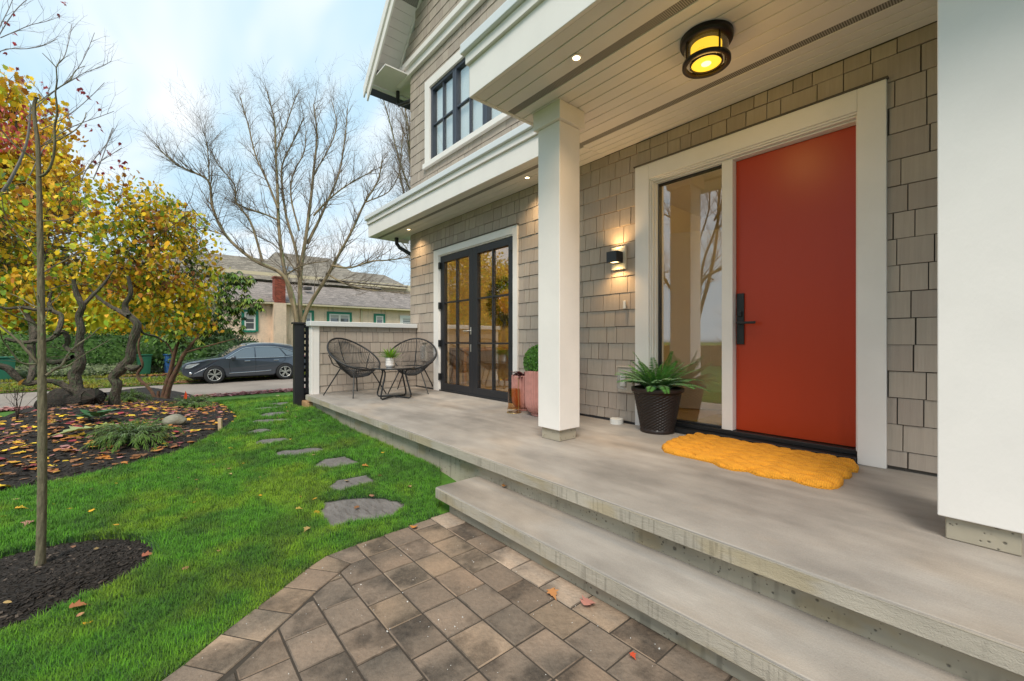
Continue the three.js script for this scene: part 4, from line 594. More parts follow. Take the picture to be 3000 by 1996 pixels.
STONES.forEach((P, i) => { // stepping stones, thick slabs with a riven top
  const c = P.reduce((a, p) => [a[0] + p[0] / P.length, a[1] + p[1] / P.length], [0, 0]), g = new GB(), y0 = H0(c[0], c[1]), n = P.length, K = 7; const ctr = g.v(V(c[0], y0 + 0.012, c[1]), V(0, 1, 0), c[0], c[1]);
  for (let k = 1; k <= K; k++) for (const [x, z] of P) { const f = k < K ? k / (K - 1) : 1.0, jx = c[0] + (x - c[0]) * f * (1 + (k === K ? 0.01 : 0)), jz = c[1] + (z - c[1]) * f * (1 + (k === K ? 0.01 : 0)), h = H0(jx, jz); g.v(V(jx, k === K ? h - 0.05 : h + (k === K - 1 ? 0.002 : 0.010) + 0.016 * (fbm(jx * 0.5 + 9, jz * 0.5 + 9, 4, 4, i, 9) - 0.5), jz), V(0, 1, 0), jx, jz); }
  for (let j = 0; j < n; j++) g.i.push(ctr, 1 + (j + 1) % n, 1 + j); for (let k = 0; k < K - 1; k++) for (let j = 0; j < n; j++) { const a = 1 + k * n + j, b = 1 + k * n + (j + 1) % n; g.i.push(a, b, a + n, b, b + n, a + n); }
  const geo = g.build(); geo.computeVertexNormals(); const m = mesh('stepping_stone', geo, M.stone, scene);
  tag(m, ['largest stepping stone, nearest the paved path and entry step', 'dark pointed stepping stone, second from the paved path', 'angular stepping stone, third from the paved path', 'long stepping stone, fourth from the paved path', 'flat oblong stepping stone, fifth from the paved path', 'small triangular stepping stone, sixth from the paved path', 'long thin stepping stone, seventh from the paved path', 'short stepping stone in front of the timber sleeper, eighth from the paved path', 'pale stepping stone beside the black fence post, ninth from the paved path', 'pale stepping stone, second from the far end of the row', 'last stepping stone at the far end of the row'][i], 'stepping stone', 'stepping stones across the lawn');
});
{ // grass blades in tufts, thinner with distance
  const r = rng(2024), mk = (n, h, w) => { const g = new GB(); for (let i = 0; i < n; i++) { const a = r() * 6.283, q = r() * 0.013, o = V(Math.cos(a) * q, -0.004, Math.sin(a) * q), f = r() * 6.283, lean = 0.15 + r() * 0.75, hh = h * (0.6 + r() * 0.6), d = V(Math.cos(f), 0, Math.sin(f)), sd = V(-Math.sin(f), 0, Math.cos(f)), nn = V(d.x * -0.5, 0.8, d.z * -0.5).normalize(); const p1 = o.clone().addScaledVector(d, lean * hh * 0.25).add(V(0, hh * 0.6, 0)), p2 = o.clone().addScaledVector(d, lean * hh * 0.85).add(V(0, hh * (1 - lean * 0.22), 0)); const k = [o.clone().addScaledVector(sd, w), o.clone().addScaledVector(sd, -w), p1.clone().addScaledVector(sd, w * 0.8), p1.clone().addScaledVector(sd, -w * 0.8), p2].map((p) => g.v(p, nn, 0, 0)); g.i.push(k[0], k[2], k[1], k[1], k[2], k[3], k[2], k[4], k[3]); } return g.build(); };
  const gm = phys({ color: 0xffffff, roughness: 1, side: THREE.DoubleSide, transmission: 0.3, thickness: 0 });
  const grow = (name, label, N, geo, pick, sc, tint) => { const im = new THREE.InstancedMesh(geo, gm, N), m = new THREE.Matrix4(), q = new THREE.Quaternion(), up = V(0, 1, 0); let n = 0, guard = 0; while (n < N && guard++ < N * 40) { const p = pick(); if (!p) continue; const [x, z] = p; q.setFromAxisAngle(up, r() * 6.283); const s = sc(x, z) * (0.75 + r() * 0.5), edge = 1; m.compose(V(x, HB(x, z) - 0.012, z), q, V(s, s * (0.6 + 0.9 * r() * r() + 0.2 * r()) * edge, s)); im.setMatrixAt(n, m); const a = vn(x * 2.2 + 20, z * 2.2 + 20), b = vn(x * 7, z * 7 + 40), y = ss(0.38, 0.8, 0.55 * a + 0.45 * b), dk = ss(0.5, 0.8, vn(x * 4.3 + 70, z * 4.3 + 70)), k = (0.55 + 0.95 * r()) * (1 - 0.3 * dk); im.setColorAt(n, lin((0.085 + 0.1 * y) * k * (tint ? 1.9 : 1), (0.255 + 0.06 * y) * k * (tint ? 0.85 : 1), 0.005 * k)); n++; } im.count = n; im.name = name; im.castShadow = im.receiveShadow = true; im.userData = { kind: 'stuff', label, category: 'grass' }; scene.add(im); };
  const ok = (x, z) => !(x > -6.9 && z < -1.835 - 0.01) && !inside(PAVED, x, z) && !inside(BED, x, z) && !inside(RINGBED, x, z) && !STONES.some((P) => Math.abs(P[0][0] - x) < 1 && inside(P, x, z)) && !(x > -2.62 && z < -1.48) && !(x > -7.45 && z < -1.68 && x < -6.8);
  grow('lawn_grass', 'bright green mown lawn around the stepping stones and beds', 180000, mk(9, 0.04, 0.0014), () => { const d = 0.9 + 13 * Math.pow(r(), 1.9), a = (px) => Math.atan((px - 1178.5) / 971); const th = (r() < 0.82 ? lerp(a(-90), a(1010), r()) : lerp(a(-1500), a(-90), r())) , dx = -CC * Math.cos(th) + SS * Math.sin(th), dz = -SS * Math.cos(th) - CC * Math.sin(th); const x = dx * d, z = dz * d; return ok(x, z) && x < -1.5 && x > -16.9 ? [x, z] : null; }, (x, z) => 0.9 + Math.hypot(x, z) * 0.11);
  grow('verge_grass', 'yellowish grass verge on the far side of the street', 26000, mk(9, 0.05, 0.003), () => { const x = -34 + r() * 11.6, z = -8 + r() * 26; return x < -26.5 && x > -27.9 ? null : (x > -23.1 && z < -0.5) ? null : [x, z]; }, () => 3, true);
}
// ---------------------------------------------------------------- trees and shrubs
const barkT = (c, m, s) => texture(512, (u, v) => { const a = fbm(u, v, 14, 4, s, 5), b = fbm(u, v, 4, 4, s + 3), l = ss(0.58, 0.75, fbm(u, v, 6, 4, s + 9)); return S3([c[0] * (1 - 0.25 * l), c[1] * (1 + 0.15 * l), c[2] * (1 - 0.2 * l)], 0.35 + 0.9 * a + 0.35 * (b - 0.5)); }, m);
const barkB = texture(256, (u, v) => fbm(u, v, 12, 4, 5, 5), 0.25, false);
M.barkGnarl = std({ map: barkT([0.12, 0.095, 0.07], 0.45, 2), bumpMap: barkB, bumpScale: 0.035, roughness: 0.95 });
M.barkYoung = std({ map: barkT([0.20, 0.165, 0.10], 0.3, 5), bumpMap: barkB, bumpScale: 0.004, roughness: 0.85 });
M.barkPale = std({ map: barkT([0.34, 0.255, 0.15], 1.2, 8), bumpMap: barkB, bumpScale: 0.03, roughness: 0.95 });
M.twig = std({ color: lin(0.13, 0.085, 0.06), roughness: 0.9 });
M.twigDark = std({ color: lin(0.045, 0.03, 0.02), roughness: 0.9 });
const depthOf = (p) => -CC * p.x - SS * p.z;
// a limb through points given as [px, py, depth, width in px]
function limb(gb, pts, sides, opt = {}) {
  const c = new THREE.CatmullRomCurve3(pts.map(([x, y, d]) => pt(x, y, { d }))), n = Math.max(2, (pts.length - 1) * (opt.n || 4)), P = c.getPoints(n), R = P.map((p, i) => { const t = i / n * (pts.length - 1), k = Math.min(pts.length - 2, Math.floor(t)), f = t - k; const X = (lerp(pts[k][0], pts[k + 1][0], f) - 1178.5) / 971; return lerp(pts[k][3], pts[k + 1][3], f) / 2 / 971 * lerp(pts[k][2], pts[k + 1][2], f) / Math.sqrt(1 + X * X); });
  gb.tube(P, R, sides, null, opt.noise || 0, opt.us || 1); return { P, R };
}
const sm = [1, 1, 1];
// twigs that fork off a limb: direction bends up, length and girth shrink
function fork(gb, r, o, dir, len, rad, lev, opt, ends) {
  const n = 5, P = [o.clone()], R = [rad]; let d = dir.clone(), p = o.clone();
  for (let i = 1; i <= n; i++) { d.add(V(r() - 0.5, r() - 0.5 + (opt.up || 0), r() - 0.5).multiplyScalar(opt.wig || 0.35)).normalize(); p = p.clone().addScaledVector(d, len / n); P.push(p); R.push(rad * (1 - 0.75 * i / n)); }
  gb.tube(P, R, lev > 1 ? 5 : 3);
  if (ends) ends.push([P[n], d.clone()]);
  if (lev > 0) { const k = opt.kids || 4; for (let i = 0; i < k; i++) { const t = 1 + Math.floor(r() * (n - 0.01)), q = P[t], a = V(r() - 0.5, r() - 0.5, r() - 0.5).normalize(), nd = d.clone().addScaledVector(a.addScaledVector(d, -a.dot(d)).normalize(), opt.spread || 0.8).normalize(); fork(gb, r, q, nd, len * (0.45 + r() * 0.3), Math.max(opt.min || 0.0015, R[t] * 0.65), lev - 1, opt, ends); } }
}
const Z4 = (x, y) => [x / 4.989, (850 + y / 3.919) / 1.2729], ZB = (x, y) => [x / 3.2206, y / 3.2206];
// ---- young staked tree in the ring bed
{
  const b = hit(92, 1318), t = thing('young_tree', 'thin bare young tree trunk standing in the small mulch ring', 'tree', [0, 0, 0]), d0 = depthOf(b), r = rng(61);
  const tr = new GB(); limb(tr, [[89, 1334, d0, 36], [91, 1305, d0, 31], [93, 1280, d0, 25.5], [96, 1150, d0, 25], [97, 1000, d0, 24], [96, 880, d0, 23], [95, 782, d0, 21], [93, 626, d0, 18], [91, 501, d0, 15.5], [89, 426, d0, 14], [86, 326, d0, 12], [80, 280, d0, 10.5], [78, 240, d0, 10], [83, 225, d0, 10]], 14, { noise: 0.07, us: 2 });
  { const c = pt(83, 225, { d: d0 }); tr.tube([c, c.clone().add(V(0, 0.001, 0))], [0.011, 0.0005], 10); }
  mesh('trunk', tr.build(), M.barkYoung, t);
  const br = new GB(), off = (k) => d0 + k, LL = [];
  const B = (list, conv, w0, w1, k0, k1) => { const n = list.length; const L = limb(br, list.map(([x, y], i) => [...conv(x, y), off(lerp(k0, k1, i / (n - 1))), lerp(w0, w1, i / (n - 1))]), 7, { noise: 0.12, us: 2 }); for (let i = 2; i < L.P.length - 1; i += 2) if (r() > 0.5) fork(br, r, L.P[i], L.P[i + 1].clone().sub(L.P[i]).normalize().add(V((r() - 0.5) * 1.2, r() * 0.9, (r() - 0.5) * 1.2)).normalize(), 0.03 + r() * 0.12, L.R[i] * 0.55, 0, { wig: 0.3 }); };
  B([[285, 1310], [340, 1285], [385, 1200], [405, 1060], [405, 930], [420, 860], [418, 760], [410, 690], [420, 600], [415, 500]], ZB, 9, 3.5, 0, -0.1);
  B([[415, 500], [370, 450], [312, 393]], ZB, 3.5, 2, -0.1, -0.12); B([[415, 500], [440, 460], [472, 428]], ZB, 3.2, 2, -0.1, -0.05); B([[405, 1050], [480, 1010], [560, 960], [620, 890], [637, 832]], ZB, 5, 2, -0.03, 0.12); B([[425, 655], [520, 590], [560, 520], [625, 488]], ZB, 3.6, 1.8, -0.08, 0.1); B([[402, 935], [340, 870], [290, 800]], ZB, 3, 1.6, -0.05, 0.1); B([[262, 1190], [180, 1130], [90, 1060], [0, 950], [-60, 850]], ZB, 6, 3, 0, -0.1); B([[242, 800], [190, 720], [130, 655]], ZB, 3.5, 1.6, 0, 0.05); B([[320, 720], [260, 640], [210, 588]], ZB, 3, 1.5, -0.05, 0.05); B([[300, 1085], [350, 1065], [405, 1050]], ZB, 4, 3, 0, -0.03);
  B([[520, 985], [620, 910], [700, 870], [790, 720], [930, 600], [1020, 540], [1150, 425]], Z4, 10, 2.5, 0, 0.25); B([[620, 910], [760, 880], [1000, 720], [1280, 560]], Z4, 6, 1.6, 0.05, 0.3); B([[800, 690], [920, 700]], Z4, 3, 1.6, 0.12, 0.2); B([[465, 870], [380, 780], [180, 560], [0, 410], [-120, 300]], Z4, 11, 4, 0, -0.1); B([[435, 850], [250, 840], [120, 700], [20, 560], [0, 460]], Z4, 7, 3, 0, -0.15); B([[432, 410], [300, 345], [150, 290], [20, 215]], Z4, 6, 2.5, 0, -0.15); B([[300, 345], [260, 270], [200, 190]], Z4, 3, 1.8, -0.05, 0); B([[480, 570], [485, 420], [480, 320], [440, 130], [430, 60]], Z4, 9, 5, -0.05, -0.05); B([[445, 205], [340, 160], [240, 95], [120, 40]], Z4, 4.5, 2, 0, 0.1); B([[510, 665], [620, 655], [720, 690], [920, 705]], Z4, 3, 1.5, 0, 0.2); B([[515, 215], [640, 100], [700, 20]], Z4, 2.6, 1.4, 0, 0.2); B([[515, 790], [620, 765], [740, 765]], Z4, 2.6, 1.4, 0, 0.2);
  const Z1 = (x, y) => [x / 1.996, y / 1.996]; B([[195, 1015], [300, 1010], [380, 965]], Z1, 4, 1.6, 0, 0.15); B([[200, 1250], [290, 1200], [380, 1160], [490, 1148]], Z1, 5, 1.6, 0, 0.3); B([[195, 1340], [300, 1310], [430, 1310], [550, 1350]], Z1, 3.5, 1.3, 0, 0.3); B([[170, 1080], [100, 1040], [40, 1000], [0, 960]], Z1, 4, 2, 0, -0.1); B([[175, 1190], [100, 1100], [30, 1010], [0, 870]], Z1, 4.5, 2, 0, -0.1); B([[176, 900], [120, 840], [30, 870]], Z1, 3.5, 1.8, 0, 0.1);
  mesh('branch', br.build(), M.barkYoung, t);
}
// ---- leaves in clumps over ellipsoids of [px, py, depth, rx px, ry px, rd m]
function crownLeaves(r, list, nClump, per, L, palette, outline, opt = {}) {
  const g = new GB(true), tw = new GB(), tot = list.reduce((s, e) => s + e[3] * e[4], 0), right = V(SS, 0, -CC), fw = V(-CC, 0, -SS), up = V(0, 1, 0);
  for (let k = 0; k < nClump; k++) {
    let q = r() * tot, e = list[0]; for (const c of list) { q -= c[3] * c[4]; if (q <= 0) { e = c; break; } }
    const u = 2 * r() - 1, a = r() * 6.283, s = Math.sqrt(1 - u * u), n = V(s * Math.cos(a), u, s * Math.sin(a)), f = (opt.shell || 0.62) + (1.06 - (opt.shell || 0.62)) * r(), c0 = pt(e[0], e[1], { d: e[2] }), sx = e[3] / 971 * e[2], sy = e[4] / 971 * e[2];
    if (opt.thin && opt.thin(e[0] + n.x * f * e[3], e[1] - n.y * f * e[4], r)) continue;
    const C = c0.clone().addScaledVector(right, n.x * f * sx).addScaledVector(up, n.y * f * sy).addScaledVector(fw, n.z * f * e[5]);
    const tone = palette(r, C, n), pn = Math.max(3, Math.round(per * (0.5 + r())));
    if (opt.twig) { const S = c0.clone().lerp(C, 0.45).add(V((r() - 0.5) * 0.3, (r() - 0.5) * 0.3, (r() - 0.5) * 0.3)); tw.tube([S, S.clone().lerp(C, 0.5).add(V((r() - 0.5) * 0.15, (r() - 0.3) * 0.15, (r() - 0.5) * 0.15)), C], [opt.twig * 1.6, opt.twig, opt.twig * 0.5], 3); }
    for (let i = 0; i < pn; i++) {
      const o = C.clone().add(V(r() - 0.5, r() - 0.5, r() - 0.5).multiplyScalar((opt.spread || 0.34))), ax = V(r() - 0.5, -0.55 * (opt.hang === undefined ? 1 : opt.hang) + (r() - 0.5), r() - 0.5).normalize(), nu = V(r() - 0.5, r() * 0.9, r() - 0.5).addScaledVector(n, 0.3).normalize(), c = tone[Math.floor(r() * tone.length)], b = 0.75 + r() * 0.5, l = L * (0.6 + r() * 0.7);
      g.leaf(o, ax, nu, l, l * (opt.wide || 0.9), outline, [c[0] * b, c[1] * b, c[2] * b], (r() - 0.3) * 0.6, (r() - 0.3) * 0.5);
    }
  }
  return { leaves: g.build(), twigs: tw.build() };
}
const AU = { y: [0.80, 0.53, 0.010], g: [0.70, 0.36, 0.008], o: [0.46, 0.16, 0.012], yg: [0.46, 0.48, 0.014], gr: [0.17, 0.29, 0.014], dg: [0.05, 0.11, 0.012], br: [0.22, 0.085, 0.02] };
M.leaf = leafM({ transmission: 0.28 });
// ---- gnarled old trees with yellow leaves on the planting bed
{
  const b = hit(195, 945, 0.16), d1 = depthOf(b), t = thing('gnarled_tree', 'gnarled old tree with twisting trunks and yellow autumn leaves on the planting bed', 'tree', [0, 0, 0]), r = rng(404), tr = new GB();
  const Lm = (list, d, w) => limb(tr, list.map(([x, y], i) => [...Z4(x, y), Array.isArray(d) ? lerp(d[0], d[1], i / (list.length - 1)) : d, 0.86 * (Array.isArray(w) ? w[i] : w) / 4.989]), 14, { noise: 0.42, n: 6, us: 1.2 });
  Lm([[965, 1450], [950, 1370], [930, 1250], [880, 1100], [870, 960], [925, 830], [900, 660], [925, 450], [900, 300], [945, 180], [880, 60], [840, -120]], d1, [225, 185, 165, 190, 180, 165, 120, 115, 110, 100, 90, 50]);
  Lm([[1000, 1200], [1060, 1290], [1140, 1340]], [d1, d1 - 0.2], [110, 80, 40]); Lm([[870, 1330], [820, 1400], [760, 1430]], [d1, d1 - 0.2], [90, 70, 30]);
  Lm([[930, 1210], [760, 1110], [620, 1050], [480, 1045], [330, 1075], [210, 1020], [80, 900], [-40, 860], [-220, 760], [-420, 560], [-520, 300]], [d1, d1 - 0.7], [130, 115, 100, 95, 95, 105, 125, 120, 110, 90, 60]);
  Lm([[330, 1075], [365, 950], [380, 820], [350, 640], [400, 500], [330, 330], [260, 120]], [d1 - 0.3, d1 + 0.3], [90, 105, 100, 95, 100, 80, 50]);
  Lm([[1320, 1450], [1310, 1370], [1320, 1200], [1345, 1080], [1310, 1010], [1400, 900], [1490, 780], [1505, 640], [1550, 500], [1570, 390], [1470, 280], [1430, 180], [1500, 40], [1470, -160]], d1 + 0.15, [215, 170, 160, 150, 145, 165, 150, 120, 130, 115, 110, 85, 70, 45]);
  Lm([[1480, 300], [1330, 220], [1240, 170], [1140, 100], [1020, -20]], [d1 + 0.1, d1 + 0.5], [90, 70, 62, 50, 30]); Lm([[1450, 870], [1530, 900], [1610, 870]], [d1 + 0.15, d1 + 0.1], [110, 110, 40]);
  Lm([[760, 660], [775, 560], [720, 480], [640, 520], [560, 570], [430, 590], [260, 600], [60, 560]], [d1 + 0.2, d1 - 0.2], [70, 80, 85, 85, 80, 75, 70, 60]); Lm([[900, 700], [800, 690], [740, 640]], [d1, d1 + 0.2], [90, 75, 70]); Lm([[640, 510], [690, 400], [700, 290], [590, 225], [560, 110], [620, -60]], [d1 - 0.1, d1 + 0.4], [80, 80, 75, 75, 60, 40]); Lm([[590, 225], [430, 230], [250, 200], [60, 210], [-100, 160]], [d1, d1 - 0.4], [70, 62, 58, 50, 40]); Lm([[500, 790], [620, 830], [740, 800], [830, 770]], [d1 + 0.3, d1 + 0.1], [90, 90, 85, 80]); Lm([[1570, 400], [1650, 500], [1780, 530], [1900, 600]], [d1 + 0.2, d1 + 0.6], [60, 34, 30, 22]); Lm([[945, 180], [1060, 60], [1180, -60], [1300, -230]], [d1, d1 + 0.3], [70, 55, 45, 25]);
  mesh('trunk', tr.build(), M.barkGnarl, t);
  const ells = [[70, 575, 7.6, 185, 165, 1.3], [250, 575, 8.0, 165, 140, 1.5], [385, 600, 8.5, 100, 125, 1.2], [305, 455, 8.2, 80, 40, 0.8], [390, 515, 8.5, 58, 48, 0.8], [340, 690, 8.2, 110, 70, 0.9], [400, 735, 8.5, 75, 42, 0.7], [40, 680, 7.3, 110, 70, 1.0], [-120, 600, 7.2, 150, 200, 1.4]];
  const pal = (rr, C, n) => { const k = rr(); return k < 0.42 ? [AU.y, AU.y, AU.g, AU.yg] : k < 0.5 ? [AU.y, AU.g, AU.o] : k < 0.86 ? [AU.yg, AU.gr, AU.y] : k < 0.93 ? [AU.gr, AU.dg, AU.yg] : [AU.o, AU.br, AU.g]; };
  const L = crownLeaves(r, ells, 1800, 12, 0.08, pal, LEAF.lobed, { shell: 0.64, spread: 0.34, twig: 0.004, thin: (x, y, rr) => vn(x / 26 + 3, y / 22 + 9) < 0.42 || (x > 110 && x < 240 && y > 480 && y < 620 && rr() < 0.72) || (y > 655 && x < 300 && rr() < 0.45) || (x > 205 && x < 330 && y > 690 && rr() < 0.7) });
  mesh('crown', L.leaves, M.leaf, t); mesh('twigs', L.twigs, M.twigDark, t);
  const tg = new GB(); for (let i = 0; i < 150; i++) { const o = pt(30 + r() * 440, 470 + r() * 200, { d: 7.6 + r() * 1.2 }); fork(tg, r, o, V(r() - 0.5, r() * 0.5, r() - 0.5).normalize(), 0.5 + r() * 0.4, 0.007, 2, { kids: 3, wig: 0.45, min: 0.002, spread: 1 }); } mesh('branchlets', tg.build(), M.twigDark, t);
}
// ---- rhododendron with reddish stems and whorls of long leaves
{
  const b = hit(378, 917, 0.12), d = depthOf(b), t = thing('rhododendron', 'evergreen shrub with reddish stems and long drooping leaves at the far end of the bed', 'shrub', [0, 0, 0]), r = rng(17), tr = new GB();
  const Lm = (list, w) => limb(tr, list.map(([x, y, k], i) => [...Z4(x, y), d + (k || 0), lerp(w[0], w[1], i / (list.length - 1)) / 4.989]), 10, { noise: 0.25, n: 4 });
  Lm([[1860, 1290], [1890, 1140], [1950, 960], [1990, 780], [2040, 600], [2120, 380, 0.2], [2300, 200, 0.4]], [70, 34]); Lm([[1895, 1300], [1950, 1090], [2035, 900], [2110, 740], [2260, 560, 0.2], [2500, 330, 0.4]], [80, 36]); Lm([[1800, 1290], [1720, 1140], [1575, 985], [1635, 860], [1600, 740], [1590, 600], [1680, 400, 0.2]], [50, 22]); Lm([[1835, 1300], [1815, 1230], [1815, 1160]], [50, 40]); Lm([[2000, 780], [1920, 620], [1780, 530], [1640, 500]], [26, 14]); Lm([[2120, 720], [2400, 640], [2700, 560, 0.2]], [26, 12]);
  mesh('stem', tr.build(), std({ map: barkT([0.17, 0.085, 0.05], 0.4, 12), bumpMap: barkB, bumpScale: 0.01, roughness: 0.95 }), t);
  const g = new GB(true), tw = new GB(), right = V(SS, 0, -CC), fw = V(-CC, 0, -SS), ells = [[470, 690, d + 0.3, 75, 85, 0.8], [540, 668, d + 0.5, 45, 40, 0.4], [575, 700, d + 0.5, 30, 25, 0.3], [555, 640, d + 0.5, 28, 18, 0.3], [440, 760, d + 0.2, 60, 40, 0.6], [510, 735, d + 0.4, 50, 45, 0.6]];
  for (let i = 0; i < 330; i++) { const e = ells[[0, 0, 0, 1, 2, 3, 4, 4, 5, 5][Math.floor(r() * 10)]], u = 2 * r() - 1, a = r() * 6.283, s = Math.sqrt(1 - u * u), f = 0.55 + 0.5 * r(), c = pt(e[0], e[1], { d: e[2] }), C = c.clone().addScaledVector(right, s * Math.cos(a) * f * e[3] / 971 * e[2]).addScaledVector(V(0, 1, 0), u * f * e[4] / 971 * e[2]).addScaledVector(fw, s * Math.sin(a) * f * e[5]); tw.tube([c.clone().lerp(C, 0.4), C], [0.005, 0.003], 3); const n = 7 + Math.floor(r() * 4), col = r() < 0.3 ? [0.16, 0.2, 0.02] : r() < 0.5 ? [0.09, 0.16, 0.02] : [0.05, 0.10, 0.018]; for (let k = 0; k < n; k++) { const q = k / n * 6.283 + r() * 0.4, b2 = 0.7 + r() * 0.7; g.leaf(C, V(Math.cos(q), -0.55 - r() * 0.5, Math.sin(q)).normalize(), V(0, 1, 0), 0.15 + r() * 0.09, 0.055, LEAF.lance, [col[0] * b2, col[1] * b2, col[2] * b2], 0.2, 0.15); } }
  mesh('leaves', g.build(), leafM({ roughness: 0.55, transmission: 0 }), t); mesh('twigs', tw.build(), M.twig, t);
}
// ---- golden maple across the street and a nearly bare red maple this side of it
{
  const b = pt(74, 872, { y: -0.61 }), d = depthOf(b), t = thing('golden_maple', 'golden yellow maple tree standing across the street behind the gnarled tree', 'tree', [0, 0, 0]), r = rng(55), tr = new GB();
  limb(tr, [[72, 878, d, 22], [74, 840, d, 18], [74, 780, d, 17], [70, 650, d, 15], [60, 500, d, 12], [40, 330, d, 8], [30, 200, d, 4]], 10, { noise: 0.1 }); for (const q of [[[70, 640], [120, 500], [150, 400]], [[66, 560], [0, 420], [-40, 300]], [[62, 520], [90, 380], [100, 280]]]) limb(tr, q.map(([x, y], i) => [x, y, d + i * 0.2, 8 - i * 2.5]), 6);
  mesh('trunk', tr.build(), M.barkGnarl, t);
  const L = crownLeaves(r, [[0, 330, d, 140, 160, 2.6], [60, 430, d, 120, 120, 2.4], [120, 470, d, 70, 90, 1.5], [10, 230, d, 60, 70, 1.2], [-60, 420, d, 150, 170, 2.5]], 800, 11, 0.24, (rr) => rr() < 0.6 ? [AU.y, AU.g, AU.y] : rr() < 0.6 ? [AU.y, AU.yg] : [AU.g, AU.o], LEAF.lobed, { spread: 0.75, shell: 0.5, twig: 0.012 });
  mesh('crown', L.leaves, M.leaf, t); mesh('twigs', L.twigs, M.twig, t);
  const s = thing('red_maple', 'nearly bare maple with a few red leaves behind the yellow crown', 'tree', [0, 0, 0]), D = 11, gb = new GB(), lg = new GB(true), ends = [];
  limb(gb, [[-120, 905, D, 26], [-115, 780, D, 20], [-90, 640, D, 17], [-50, 520, D, 14], [20, 420, D, 10], [60, 330, D, 7], [70, 240, D, 5]], 8, { noise: 0.1 });
  for (const q of [[[60, 270], [110, 222], [150, 190], [180, 155], [200, 118], [217, 75]], [[80, 240], [130, 205], [170, 182], [193, 168], [236, 152], [256, 140]], [[130, 150], [146, 133], [158, 93], [165, 55]], [[0, 87], [37, 71], [71, 57], [102, 50], [124, 43]], [[-40, 170], [0, 60], [20, 19], [40, -30]], [[-60, 300], [0, 118], [60, 112], [95, 106], [130, 90]], [[186, 416], [200, 388], [224, 357], [248, 326], [261, 295]], [[214, 413], [236, 360], [258, 295]], [[100, 330], [170, 290], [230, 268], [262, 256]], [[150, 420], [190, 395], [230, 372], [280, 340]], [[90, 300], [150, 270], [200, 230], [240, 190]], [[60, 420], [110, 330], [150, 310]], [[-20, 110], [30, 30], [60, 0], [90, -20]]]) { const L = limb(gb, q.map(([x, y], i) => [x, y, D - 0.5 + i * 0.15, 3.4 - i * 2.2 / q.length]), 4); for (let i = 2; i < L.P.length - 1; i += 2) fork(gb, r, L.P[i], L.P[i + 1].clone().sub(L.P[i]).normalize().add(V((r() - 0.5) * 1.1, (r() - 0.3), (r() - 0.5) * 1.1)).normalize(), 0.35 + r() * 0.5, 0.006, 1, { kids: 3, wig: 0.3, up: 0.06, min: 0.003 }, ends); }
  for (const [x, y] of [[132, 31], [16, 53], [34, 77], [34, 101], [39, 155], [50, 180], [95, 190], [105, 198], [108, 212], [114, 227], [70, 285], [62, 275], [95, 277], [116, 258], [108, 252], [185, 201], [180, 205], [192, 210], [203, 220], [225, 237], [230, 250], [196, 285], [209, 298], [229, 288], [235, 299], [277, 328], [248, 347], [252, 349], [227, 348], [287, 370], [289, 385], [295, 386], [258, 386], [238, 396], [226, 400], [279, 380], [163, 375], [190, 378], [30, 30], [12, 120], [150, 250], [160, 262], [176, 180], [220, 372], [272, 367], [145, 5], [150, 8]]) { const o = pt(x, y, { d: D - 0.2 + r() * 0.5 }); for (let k = 0; k < 2; k++) { const q = 0.8 + r() * 0.5; lg.leaf(o, V(r() - 0.5, -0.6, r() - 0.5).normalize(), V(r() - 0.5, r() - 0.5, r() - 0.5), 0.10, 0.085, LEAF.maple, [0.34 * q, 0.025 * q, 0.035 * q], 0.4, 0.4); o.add(V((r() - 0.5) * 0.08, (r() - 0.5) * 0.08, 0)); } }
  for (let i = 0; i < 160; i++) { const o = pt(-20 + r() * 130, 240 + r() * 110, { d: D + r() }); const q = 0.8 + r() * 0.6; lg.leaf(o, V(r() - 0.5, -0.6, r() - 0.5).normalize(), V(r() - 0.5, r(), r() - 0.5), 0.11, 0.1, LEAF.maple, r() < 0.5 ? [0.45 * q, 0.045 * q, 0.04 * q] : [0.5 * q, 0.12 * q, 0.05 * q], 0.4, 0.4); }
  mesh('branches', gb.build(), std({ color: lin(0.22, 0.19, 0.18), roughness: 0.9 }), s); mesh('crown', lg.build(), M.leaf, s);
}
